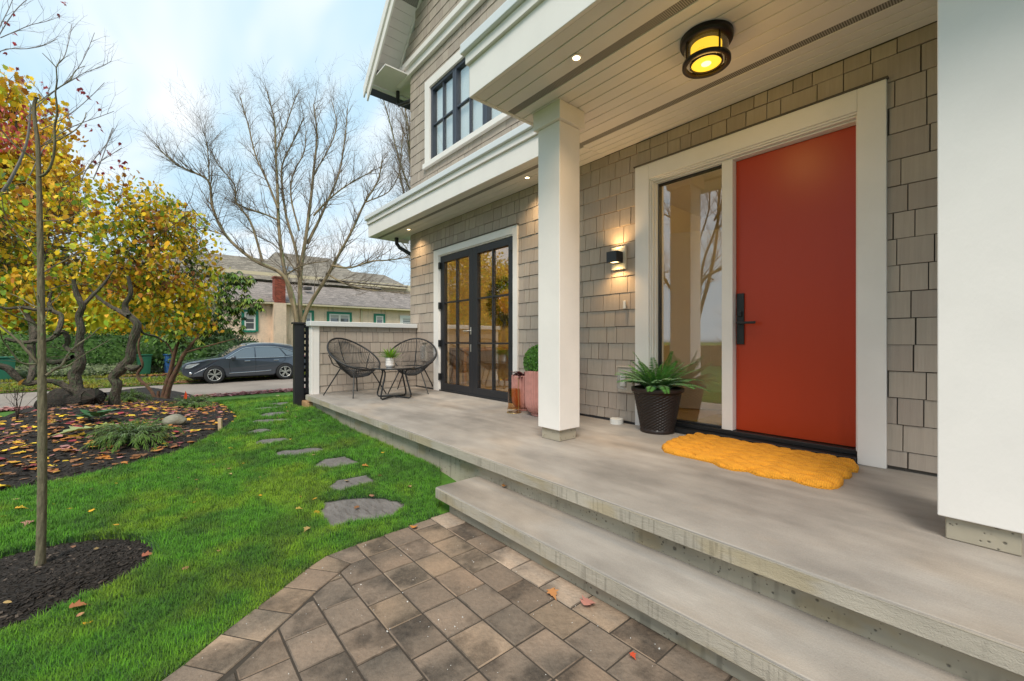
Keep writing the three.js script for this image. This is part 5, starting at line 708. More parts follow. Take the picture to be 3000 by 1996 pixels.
// ---- the tall bare tree beyond the street, many stems from one foot
let bareTree;
{
  const D = 23, t = bareTree = thing('bare_tree', 'tall bare many stemmed tree in front of the peach stucco house', 'tree', [0, 0, 0]), r = rng(909), gb = new GB(), tw = new GB();
  const Z2 = (x, y) => [(450 + x / 1.5675) / 1.2729, y / 1.5675 / 1.2729];
  const S = [[[[665, 1640], [660, 1500], [600, 1270], [460, 1195], [330, 1080], [270, 950], [250, 830], [180, 790], [110, 760], [10, 670]], [16, 4], [0, -2]], [[[668, 1640], [655, 1470], [600, 1240], [575, 1050], [568, 850], [560, 700], [555, 560], [520, 420]], [17, 3.5], [0, 0.5]], [[[672, 1640], [672, 1470], [675, 1250], [700, 1080], [720, 930], [735, 780], [750, 620], [735, 480]], [18, 3.5], [0, 1.4]], [[[680, 1640], [695, 1450], [790, 1280], [850, 1170], [910, 1060], [970, 930], [1030, 830], [1050, 730]], [15, 3], [0, -1]], [[[672, 1440], [660, 1180], [610, 1000], [590, 850], [590, 760], [640, 650], [690, 540]], [11, 3], [0.3, 1.5]], [[[705, 1120], [760, 1010], [800, 920], [850, 800], [880, 620], [890, 500]], [10, 2.5], [0.8, 2]], [[[500, 1200], [440, 1010], [380, 930], [370, 850], [300, 760], [260, 690]], [8, 2.5], [-0.4, -1.6]], [[[570, 1010], [500, 980], [440, 960], [390, 940]], [6, 3], [0, -0.6]], [[[572, 960], [520, 830], [470, 720], [430, 560], [395, 440]], [8, 2.5], [0, 1]], [[[820, 1220], [900, 1230], [1000, 1200], [1080, 1195], [1180, 1180]], [7, 2.5], [-0.5, -1.8]], [[[800, 1260], [870, 1300], [980, 1330], [1080, 1340], [1175, 1350]], [6, 2], [-0.3, -1.5]], [[[735, 990], [790, 930], [860, 870], [940, 820], [1000, 790]], [6, 2.5], [0.8, -0.4]], [[[668, 1060], [630, 900], [640, 800], [690, 700], [700, 600]], [6, 2.5], [0.3, 1]], [[[560, 700], [600, 600], [640, 480], [660, 430]], [5, 2], [0.4, 1.4]], [[[735, 800], [800, 690], [840, 580], [820, 470]], [5, 2], [1.2, 2.4]], [[[255, 830], [250, 720], [240, 640], [225, 600]], [4.5, 2], [-1.5, -2]], [[[330, 1080], [260, 1060], [210, 1050], [130, 1100]], [4, 2], [-1, -2]], [[[970, 930], [1080, 880], [1130, 800]], [4, 2], [-0.8, 0]], [[[600, 1270], [660, 1230], [720, 1210], [800, 1200]], [5, 2], [0.4, -1]], [[[690, 1290], [560, 1130], [470, 1080], [400, 1020]], [4, 2], [0.4, 1]]];
  for (const [path, w, dd] of S) { const n = path.length; const L = limb(gb, path.map(([x, y], i) => [...Z2(x, y), D + lerp(dd[0], dd[1], i / (n - 1)), 0.85 * lerp(w[0], w[1], Math.pow(i / (n - 1), 0.7))]), 8, { noise: 0.12, n: 4, us: 0.5 }); for (let i = Math.floor(L.P.length * 0.22); i < L.P.length; i++) for (let k = 0; k < 2; k++) { const f = i / L.P.length, dir = L.P[Math.min(L.P.length - 1, i + 1)].clone().sub(L.P[i - 1]).normalize(); fork(tw, r, L.P[i], dir.clone().multiplyScalar(0.8).add(V((r() - 0.5) * 1.5, 0.3 + (r() - 0.5) * 0.9, (r() - 0.5) * 1.5)).normalize(), (0.9 + r() * 1.1) * (1.1 - 0.35 * f), Math.min(0.022, L.R[i] * 0.5), 2, { kids: 4, wig: 0.32, up: 0.08, min: 0.0036, spread: 0.75 }); } }
  mesh('trunk', gb.build(), M.barkPale, t); mesh('branches', tw.build(), std({ color: lin(0.19, 0.145, 0.11), roughness: 0.95 }), t);
}
// ---------------------------------------------------------------- parked car
{
  const paintM = phys({ color: lin(0.072, 0.086, 0.11), metalness: 0.5, roughness: 0.32, clearcoat: 1, clearcoatRoughness: 0.04 }), chrome = std({ color: lin(0.75, 0.75, 0.75), metalness: 1, roughness: 0.12 }), rubber = std({ color: lin(0.02, 0.02, 0.02), roughness: 0.85 }), alloy = std({ color: lin(0.62, 0.61, 0.58), metalness: 0.7, roughness: 0.3 }), tint = phys({ color: lin(0.06, 0.075, 0.085), roughness: 0.02, clearcoat: 1, ior: 2.2 }), under = std({ color: lin(0.01, 0.01, 0.01), roughness: 0.9 });
  const t = thing('parked_car', 'dark grey blue suv parked at the far kerb of the street', 'car', [-22.72, -0.623, -3.28], -Math.PI / 2 + 0.08), HW = 0.94;
  const warp = (g) => { const p = g.attributes.position; for (let i = 0; i < p.count; i++) { const x = p.getX(i), y = p.getY(i); let z = p.getZ(i); z *= (1 - 0.2 * ss(1.55, 2.5, x) * ss(1.5, 2.5, x) - 0.13 * ss(1.5, 2.45, -x)) * (y > 1.0 ? 1 - (y - 1.0) * 0.36 : 1 - 0.05 * ss(0.75, 0.25, y) - 0.02 * ss(0.9, 1.0, y)); p.setZ(i, z); } g.computeVertexNormals(); return g; };
  const ext = (pts, z0, z1, bev = 0) => { const s = pts instanceof THREE.Shape ? pts : new THREE.Shape(pts.map((p) => new THREE.Vector2(...p))); const g = new THREE.ExtrudeGeometry(s, { depth: z1 - z0 - 2 * bev, bevelEnabled: bev > 0, bevelSize: bev, bevelThickness: bev, bevelSegments: 3, curveSegments: 20 }); g.translate(0, 0, z0 + bev); return g; };
  const crv = (pts, n) => new THREE.SplineCurve(pts.map((p) => new THREE.Vector2(...p))).getPoints(n).map((p) => [p.x, p.y]);
  // silhouette in the shape's own inset so that the bevel rounds the shoulders
  const sil = new THREE.Shape(); const topc = crv([[2.22, 0.36], [2.36, 0.46], [2.40, 0.62], [2.36, 0.78], [2.2, 0.875], [1.7, 0.965], [1.2, 1.03], [1.02, 1.07]], 30), glassc = crv([[1.02, 1.07], [0.62, 1.33], [0.28, 1.53]], 12), roofc = crv([[0.28, 1.53], [-0.1, 1.605], [-0.7, 1.63], [-1.3, 1.58], [-1.85, 1.46], [-2.0, 1.42]], 20), rear = crv([[-2.0, 1.42], [-2.2, 1.18], [-2.29, 1.02], [-2.30, 0.75], [-2.26, 0.5], [-2.18, 0.38]], 14);
  sil.moveTo(topc[0][0], topc[0][1]); for (const c of [topc, glassc, roofc, rear]) for (const p of c.slice(1)) sil.lineTo(...p);
  sil.lineTo(-1.80, 0.34); sil.absarc(-1.37, 0.36, 0.43, Math.PI, 0, true); sil.lineTo(-0.9, 0.31); sil.lineTo(0.9, 0.31); sil.absarc(1.37, 0.36, 0.43, Math.PI, 0, true); sil.lineTo(2.22, 0.36);
  mesh('body', warp(ext(sil, -HW, HW, 0.055)), paintM, t);
  mesh('underbody', bx(-2.0, 2.05, 0.2, 0.5, -0.72, 0.72), under, t);
  const glass = (name, pts, side) => mesh(name, warp(ext(pts, side > 0 ? HW - 0.012 : -HW - 0.004, side > 0 ? HW + 0.004 : -HW + 0.012)), tint, t);
  for (const s of [1, -1]) {
    glass('front_window', [[0.92, 1.07], [0.55, 1.31], [0.25, 1.47], [-0.12, 1.52], [-0.12, 1.07]], s); glass('rear_window', [[-0.17, 1.07], [-0.17, 1.52], [-0.7, 1.54], [-1.12, 1.49], [-1.38, 1.13], [-1.3, 1.08]], s); glass('quarter_window', [[-1.43, 1.14], [-1.19, 1.47], [-1.5, 1.38], [-1.95, 1.18], [-1.9, 1.15]], s);
    const line = (name, pts, r, m, dz = 0.004) => { const c = crv(pts, pts.length * 5); const g = new GB().tube(c.map(([x, y]) => V(x, y, s * (HW + dz))), c.map(() => r), 6).build(); mesh(name, warp(g), m, t); };
    line('window_chrome', [[0.97, 1.055], [0.56, 1.325], [0.25, 1.485], [-0.2, 1.54], [-0.75, 1.555], [-1.2, 1.5], [-1.6, 1.37], [-2.0, 1.185], [-1.9, 1.13], [-1.2, 1.065], [0, 1.055], [0.97, 1.055]], 0.013, chrome);
    line('sill_chrome', [[0.85, 0.41], [0, 0.43], [-0.6, 0.45], [-0.78, 0.47]], 0.016, chrome); line('door_seam', [[0.82, 1.0], [0.84, 0.7], [0.78, 0.42]], 0.005, under, -0.002); line('door_seam', [[-0.145, 1.04], [-0.16, 0.7], [-0.15, 0.36]], 0.005, under, -0.002); line('door_seam', [[-1.38, 1.05], [-1.36, 0.92], [-1.2, 0.82]], 0.005, under, -0.002);
    line('roof_rail', [[0.1, 1.63], [-0.2, 1.69], [-1.0, 1.70], [-1.6, 1.62], [-1.75, 1.57]], 0.02, alloy, -0.2);
    for (const hx of [0.18, -0.98]) mesh('door_handle', warp(rbx(hx - 0.11, hx + 0.11, 0.905, 0.94, s > 0 ? HW : -HW - 0.03, s > 0 ? HW + 0.03 : -HW, 0.012)), chrome, t);
    mesh('door_mirror', (() => { const g = new THREE.SphereGeometry(1, 16, 12); g.scale(0.10, 0.085, 0.13); g.translate(0.72, 1.09, s * (HW + 0.12)); return merge([g, bx(0.66, 0.76, 0.98, 1.04, s > 0 ? HW - 0.03 : -HW - 0.1, s > 0 ? HW + 0.1 : -HW + 0.03)]); })(), paintM, t);
    mesh('headlight', warp(ext(crv([[2.36, 0.68], [2.30, 0.80], [2.1, 0.86], [1.88, 0.87], [2.05, 0.77], [2.2, 0.68], [2.36, 0.68]], 24), s > 0 ? HW - 0.05 : -HW - 0.006, s > 0 ? HW + 0.006 : -HW + 0.05)), phys({ color: lin(0.5, 0.52, 0.54), roughness: 0.1, metalness: 0.4, clearcoat: 1 }), t);
    mesh('fog_light', (() => { const g = new THREE.SphereGeometry(0.06, 12, 8); g.translate(2.17, 0.47, s * 0.84); return g; })(), chrome, t);
    mesh('tail_light', warp(ext([[-2.3, 0.95], [-2.28, 1.1], [-2.0, 1.08], [-2.05, 0.98]], s > 0 ? HW - 0.05 : -HW - 0.004, s > 0 ? HW + 0.004 : -HW + 0.05)), std({ color: lin(0.35, 0.02, 0.02), roughness: 0.2 }), t);
    for (const wx of [1.37, -1.37]) {
      const w = mesh('wheel', (() => { const g = new THREE.LatheGeometry([[0.24, -0.11], [0.33, -0.115], [0.365, -0.09], [0.372, 0], [0.365, 0.09], [0.33, 0.115], [0.24, 0.11]].map((p) => new THREE.Vector2(...p)), 40); g.rotateX(Math.PI / 2); return g; })(), rubber, t); w.position.set(wx, 0.372, s * 0.84);
      const o = s * 0.085; const rimg = [(() => { const g = new THREE.TorusGeometry(0.243, 0.014, 8, 40); g.translate(0, 0, o + s * 0.015); return g; })(), (() => { const g = new THREE.CylinderGeometry(0.055, 0.06, 0.03, 20); g.rotateX(Math.PI / 2); g.translate(0, 0, o); return g; })()];
      for (let k = 0; k < 5; k++) for (const q of [-0.17, 0.17]) { const a = k * 1.25664 + 0.31 + q, g = new THREE.BoxGeometry(0.2, 0.03, 0.03); g.translate(0.14, 0, o); g.rotateZ(a); rimg.push(g); }
      mesh('rim', merge(rimg.map((g) => { g.deleteAttribute('uv'); return g; })), alloy, w); const hub = new THREE.CylinderGeometry(0.236, 0.236, 0.04, 32); hub.rotateX(Math.PI / 2); hub.translate(0, 0, s * 0.03); mesh('brake_disc', hub, under, w);
    }
  }
  const ws = new GB(); { const P = [[1.06, 1.105], [0.66, 1.365], [0.32, 1.56]].map(([x, y]) => [x, y, 0.80 - (y - 1.1) * 0.3]); for (let i = 0; i < 2; i++) { const [a, b, c] = P[i], [d, e, f] = P[i + 1], n = V(0.55, 0.83, 0); const k = [V(a, b, c), V(a, b, -c), V(d, e, f), V(d, e, -f)].map((p) => ws.v(p.add(V(0.012, 0.015, 0)), n, 0, 0)); ws.i.push(k[0], k[1], k[2], k[1], k[3], k[2]); } } mesh('windshield', ws.build(), tint, t);
  mesh('grille', rbx(2.30, 2.44, 0.48, 0.76, -0.5, 0.5, 0.03), under, t); mesh('spoiler', rbx(-2.18, -1.9, 1.46, 1.5, -0.6, 0.6, 0.015), paintM, t);
}
// ---------------------------------------------------------------- the neighbour's house across the street
{
  const stT = texture(512, (u, v) => { const a = fbm(u, v, 6, 5, 3), b = fbm(u, v, 60, 3, 8), s = ss(0.55, 0.8, fbm(u, v, 30, 4, 12, 4)); return S3([0.79, 0.595, 0.445], 0.88 + 0.25 * a + 0.18 * b - 0.22 * s); }, 4), stucco = std({ map: stT, roughness: 0.95 });
  const rf = (c, s) => texture(512, (u, v) => { const row = Math.floor(v * 24), f = v * 24 - row, col = u * 16 + (row & 1 ? 0.5 : 0) + hash2(row, s) * 3, cc = Math.floor(col), h = hash2(mod(cc, 16), row + s), e = f < 0.16 ? 0.5 : 1, j = Math.abs(col - cc - 0.5) > 0.46 ? 0.7 : 1; return S3(c, (0.6 + 0.5 * h + 0.3 * fbm(u, v, 6, 4, s)) * e * j); }, 4.2);
  const rbT = texture(256, (u, v) => mod(v * 24, 1), 4.2, false); const roofA = std({ map: rf([0.27, 0.225, 0.20], 3), roughness: 0.95 }), roofB = std({ map: rf([0.24, 0.205, 0.165], 9), roughness: 0.95 });
  const brick = std({ map: texture(512, (u, v) => { const row = Math.floor(v * 16), f = v * 16 - row, c = u * 8 + (row & 1 ? 0.5 : 0), k = c - Math.floor(c), m = f < 0.14 || k < 0.06; return m ? [0.5, 0.38, 0.33] : S3([0.30, 0.062, 0.035], 0.6 + 0.7 * hash2(Math.floor(mod(c, 8)), row)); }, 1.2), roughness: 0.95 });
  const green = std({ color: lin(0.012, 0.20, 0.12), roughness: 0.5 }), cream = std({ color: lin(0.62, 0.53, 0.36), roughness: 0.8 }), blind = std({ color: lin(0.45, 0.44, 0.42), roughness: 0.8 });
  const t = thing('stucco_house', 'peach stucco house with grey shingle roofs and green window frames across the street', 'house', [0, 0, 0]), X = -32, yE = pt(675 / 1.2729, 881 / 1.2729, { x: X }).y;
  mesh('wall', bx(-36.2, X, -0.7, yE, -30, -1.2), stucco, t);
  const slabRoof = (name, P, m, par) => { const g = new GB(), n = P[1].clone().sub(P[0]).cross(P[P.length - 1].clone().sub(P[0])).normalize(); if (n.y < 0) { n.negate(); P = P.slice().reverse(); } const u = V(0, 0, 1), w = V(0, 0, 0).crossVectors(n, u).normalize(); const f = (off, sgn) => { const k = P.map((p) => g.v(p.clone().addScaledVector(n, off), n.clone().multiplyScalar(sgn), p.z, p.dot(w))); for (let i = 1; i < k.length - 1; i++) sgn > 0 ? g.i.push(k[0], k[i], k[i + 1]) : g.i.push(k[0], k[i + 1], k[i]); }; f(0.06, 1); f(-0.04, -1); const geo = g.build(); return mesh(name, geo, m, par || t); };
  slabRoof('lower_roof', [V(X + 0.45, yE - 0.02, -0.8), V(X + 0.45, yE - 0.02, -30), V(-36.4, 5.62, -30), V(-36.4, 5.62, -0.8)], roofA);
  mesh('gutter', rbx(X + 0.36, X + 0.52, yE - 0.13, yE, -30, -0.8, 0.03), cream, t);
  const hip = (name, zA, zB, zC, zD, xe, ye, xr, yr) => { const xb = 2 * xr - xe, a = V(xe, ye, zA), b = V(xe, ye, zB), c = V(xb, ye, zB), d = V(xb, ye, zA), r0 = V(xr, yr, zC), r1 = V(xr, yr, zD); slabRoof(name, [a, b, r1, r0], roofB); slabRoof(name, [d, c, r1, r0].reverse(), roofB); slabRoof(name, [a, r0, d], roofB); slabRoof(name, [b, c, r1], roofB); };
  const q = (px, py, x) => pt(px, py, { x });
  const rA = q(633, 581.6, -40.5), rB = q(757, 597, -40.5), rC = q(817, 629, -39.4), rD = q(884, 635.5, -39.4), rL = q(600, 597, -39.2);
  mesh('upper_wall', bx(-44.5, -36.6, 3, 6.4, -27, -2), cream, t);
  hip('upper_roof', rA.z + 2.2, rB.z - 3.2, rA.z, rB.z, -36.1, 5.75, -40.5, (rA.y + rB.y) / 2); hip('upper_roof', 2.5, rA.z - 3, -1.5, rA.z - 2, -36.05, 5.72, -39.2, rL.y); hip('upper_roof', rB.z + 2, rD.z - 1.0, rB.z, rD.z, -36.3, 6.15, -39.4, (rC.y + rD.y) / 2 + 0.05);
  mesh('upper_fascia', bx(-36.35, -36.25, 5.98, 6.12, rD.z - 1.0, rB.z - 0.4), cream, t);
  const rect = (x0, y0, x1, y1, x) => { const a = q(x0, y0, x), b = q(x1, y1, x), c = q(x0, y1, x); return [b.z, a.z, Math.min(b.y, c.y), a.y]; };
  const win = (x0, y0, x1, y1, n, sash, col) => { const [z0, z1, b, c] = rect(x0, y0, x1, y1, X); const w = mesh('window', merge([bx(X, X + 0.07, b, c, z0, z0 + 0.16), bx(X, X + 0.07, b, c, z1 - 0.16, z1), bx(X, X + 0.07, c - 0.16, c, z0 + 0.161, z1 - 0.161), bx(X, X + 0.1, b - 0.06, b + 0.08, z0 + 0.161, z1 - 0.161)]), col || green, t); const iz0 = z0 + 0.161, iz1 = z1 - 0.161, iy0 = b + 0.081, iy1 = c - 0.161; mesh('frame', merge([bx(X, X + 0.055, iy0, iy1, iz0, iz0 + 0.09), bx(X, X + 0.055, iy0, iy1, iz1 - 0.09, iz1), bx(X, X + 0.055, iy1 - 0.09, iy1, iz0 + 0.09, iz1 - 0.09), bx(X, X + 0.055, iy0, iy0 + 0.09, iz0 + 0.09, iz1 - 0.09), ...(n > 1 ? [bx(X, X + 0.056, iy0 + 0.09, iy1 - 0.09, (iz0 + iz1) / 2 - 0.07, (iz0 + iz1) / 2 + 0.07)] : []), bx(X, X + 0.053, lerp(iy0, iy1, sash) - 0.025, lerp(iy0, iy1, sash) + 0.025, iz0 + 0.09, iz1 - 0.09)]), M.plasticWhite, w); mesh('pane', bx(X + 0.005, X + 0.03, iy0 + 0.09, iy1 - 0.09, iz0 + 0.09, iz1 - 0.09), M.glassDark, w); mesh('blind', bx(X + 0.0305, X + 0.034, lerp(iy0, iy1, 0.62), iy1 - 0.09, iz0 + 0.09, iz1 - 0.09), blind, w); };
  win(555, 712, 594, 763, 1, 0.42); win(696, 714, 722, 758, 1, 0.4); win(752, 717, 809, 752, 2, 0.3); win(860, 722, 886, 754, 1, 0.3); win(920, 726, 952, 756, 1, 0.5, M.plasticWhite);
  { const [z0, z1] = rect(632, 640, 657, 697, X + 0.6), yb = q(640, 697, X + 0.6).y, yt = q(640, 639, X + 0.6).y; const ch = mesh('chimney', bx(X - 0.1, X + 0.6, yb, yt, z0, z1), brick, t); mesh('chimney_base', bx(X - 0.1, X + 0.602, -0.7, yb - 0.001, z0 - 0.05, z1 + 0.05), stucco, ch); mesh('chimney_cap', bx(X - 0.15, X + 0.65, yt, yt + 0.08, z0 - 0.05, z1 + 0.05), brick, ch); }
  for (const [px, py] of [[708, 664], [700, 699]]) { const p = q(px, py, -34); mesh('roof_vent', rbx(-34.3, -33.8, p.y - 0.1, p.y + 0.12, p.z - 0.25, p.z + 0.25, 0.05), std({ color: lin(0.05, 0.05, 0.05), roughness: 0.7 }), t); }
  { const p = q(663, 631, -37.6); mesh('skylight', (() => { const g = rbx(-0.5, 0.5, -0.05, 0.09, -0.45, 0.45, 0.02); g.rotateZ(-0.55); g.translate(-37.9, 6.95, p.z); return g; })(), M.glassDark, t); }
  for (const px of [831]) { const p = q(px, 720, X); mesh('downpipe', bx(X + 0.02, X + 0.12, -0.7, yE - 0.1, p.z - 0.06, p.z + 0.06), cream, t); }
}
// ---------------------------------------------------------------- hedges, bins, shrubs beyond the street
function leafMass(name, label, cat, list, n, L, cols, seed, group, outline = LEAF.lance) {
  const t = thing(name, label, cat, [0, 0, 0], 0, group), r = rng(seed), g = new GB(true), cores = [];
  for (const [x, y, z, a, b, c] of list) { const s = new THREE.IcosahedronGeometry(1, 3), p = s.attributes.position; for (let i = 0; i < p.count; i++) { const k = 0.80 + 0.16 * vn(p.getX(i) * 2.5 + 9, p.getY(i) * 2.5 + p.getZ(i) * 2 + 9); p.setXYZ(i, p.getX(i) * a * k + x, p.getY(i) * b * k + y, p.getZ(i) * c * k + z); } s.computeVertexNormals(); cores.push(s); }
  const tot = list.reduce((s, e) => s + (e[3] + e[5]) * e[4], 0);
  for (let i = 0; i < n; i++) { let q = r() * tot, e = list[0]; for (const c of list) { q -= (c[3] + c[5]) * c[4]; if (q <= 0) { e = c; break; } } const u = 2 * r() - 1, a = r() * 6.283, s = Math.sqrt(1 - u * u), nn = V(s * Math.cos(a), u, s * Math.sin(a)), f = 0.82 + 0.26 * r() * r() + 0.06 * vn(nn.x * 3 + 5, nn.y * 3 + nn.z * 3), c = cols[Math.floor(r() * cols.length)], b = 0.65 + r() * 0.7, l = L * (0.7 + r() * 0.6); g.leaf(V(e[0] + nn.x * e[3] * f, e[1] + nn.y * e[4] * f, e[2] + nn.z * e[5] * f), V(r() - 0.5, r() - 0.6, r() - 0.5).addScaledVector(nn, 0.5).normalize(), nn.clone().add(V(0, 0.6, 0)).normalize(), l, l * 0.5, outline, [c[0] * b, c[1] * b, c[2] * b], 0.2, 0.2); }
  mesh('foliage', g.build(), leafM({ transmission: 0.15 }), t); mesh('inner_growth', merge(cores), std({ color: lin(...[0, 1, 2].map((k) => cols.reduce((a, c) => a + c[k] / cols.length, 0))), roughness: 1 }), t); return t;
}
{
  const G1 = [[0.04, 0.085, 0.022], [0.06, 0.11, 0.03], [0.03, 0.06, 0.018]], G2 = [[0.05, 0.12, 0.02], [0.08, 0.16, 0.025], [0.04, 0.09, 0.018]], G3 = [[0.12, 0.15, 0.06], [0.09, 0.13, 0.035], [0.2, 0.22, 0.13]];
  const at = (px, py, x) => pt(px, py, { x });
  const A = at(500, 780, -29), B = at(560, 790, -29.5), C = at(440, 800, -29), E = at(585, 800, -30);
  leafMass('evergreen_shrub', 'rounded dark green shrub behind the parked car against the stucco house', 'shrub', [[A.x, 0.6, A.z, 1.3, 1.5, 1.3], [B.x, 0.3, B.z, 1.2, 1.1, 1.2], [E.x, 0.1, E.z, 0.9, 0.8, 0.9]], 4200, 0.16, G1, 71);
  leafMass('evergreen_shrub', 'broad green hedge shrub between the bins and the parked car', 'shrub', [[C.x, 0.5, C.z, 1.4, 1.4, 1.3], [C.x - 1, 1.2, C.z + 1.2, 1.6, 1.8, 1.6]], 3600, 0.17, G2, 72);
  const h0 = at(330, 800, -31), h1 = at(120, 800, -31);
  for (let i = 0; i < 4; i++) { const z = lerp(h0.z, h1.z, i / 3); leafMass('clipped_hedge', ['clipped green hedge behind the green bin', 'clipped green hedge between the two gnarled trunks', 'clipped green hedge left of the gnarled trunk, over the sidewalk', 'clipped green hedge at the driveway edge'][i], 'hedge', [[-31.5, 0.35, z, 1.0, 1.2, 2.0], [-31.7, 0.5, z + 1.2, 0.9, 1.2, 1.5]], 3000, 0.13, G2, 80 + i, 'clipped hedges across the street'); }
  for (let i = 0; i < 5; i++) { const p = at(60 + i * 75, 828, -29.6); leafMass('ground_cover', ['low pale variegated ground cover at the driveway', 'low pale variegated ground cover under the golden maple', 'low pale variegated ground cover beneath the clipped hedge', 'low pale variegated ground cover by the white marker post', 'low pale variegated ground cover beside the green bin'][i], 'plant', [[p.x, -0.33, p.z, 0.6, 0.35, 1.1]], 900, 0.12, G3, 90 + i, 'ground cover plants by the sidewalk', LEAF.small); }
  // tall trees that close the view far behind
  for (let i = 0; i < 7; i++) leafMass('background_tree', ['dense autumn tree closing the view far behind the golden maple', 'dense olive tree far behind the clipped hedge', 'dense orange autumn tree far behind the bins', 'dense green tree beyond the stucco house', 'dense brown tree far beyond the driveway', 'dense yellow tree far up the street', 'dense russet tree far up the street'][i], 'tree', [[-46 - (i % 3) * 4, 3.5 + (i % 2), 2 + i * 5.5, 3.6, 4 + (i % 3) * 0.8, 3.6], [-47, 1.5, 4 + i * 5.5, 3, 3, 3]], 2600, 0.5, [[AU.yg, AU.g, AU.gr], [AU.gr, AU.dg, AU.yg], [AU.o, AU.g, AU.br]][i % 3], 140 + i, 'trees closing the view');
  const bin = (px, col, label) => { const p = at(px, 840, -28.6), t = thing('wheeled_bin', label, 'bin', [p.x, -0.58, p.z], 0.3), m = std({ color: lin(...col), roughness: 0.5 }); mesh('body', turned([[0.001, 0.04], [0.27, 0.04], [0.34, 0.98], [0.33, 1.0], [0.001, 0.98]], 4, 24, () => 0).rotateY(Math.PI / 4), m, t); mesh('lid', rbx(-0.29, 0.27, 1.0, 1.07, -0.28, 0.28, 0.03), m, t); for (const s of [-1, 1]) { const w = new THREE.CylinderGeometry(0.1, 0.1, 0.05, 18); w.rotateX(Math.PI / 2); w.translate(-0.22, 0.1, s * 0.2); mesh('wheel', w, M.black, t); } };
  bin(331, [0.01, 0.10, 0.05], 'dark green wheeled bin seen between the gnarled trunks'); bin(392, [0.02, 0.09, 0.25], 'blue wheeled bin behind the reddish shrub stems'); bin(14, [0.015, 0.12, 0.07], 'green wheeled bin at the far driveway');
  { const p = at(323, 835, -28.8); const t = thing('marker_post', 'small white marker post by the hedge across the street', 'post', [p.x, -0.6, p.z]); mesh('stake', rbx(-0.03, 0.03, 0, 0.75, -0.03, 0.03, 0.008), M.plasticWhite, t); mesh('cross_bar', rbx(-0.02, 0.02, 0.5, 0.56, -0.1, 0.1, 0.008), M.plasticWhite, t); }
}
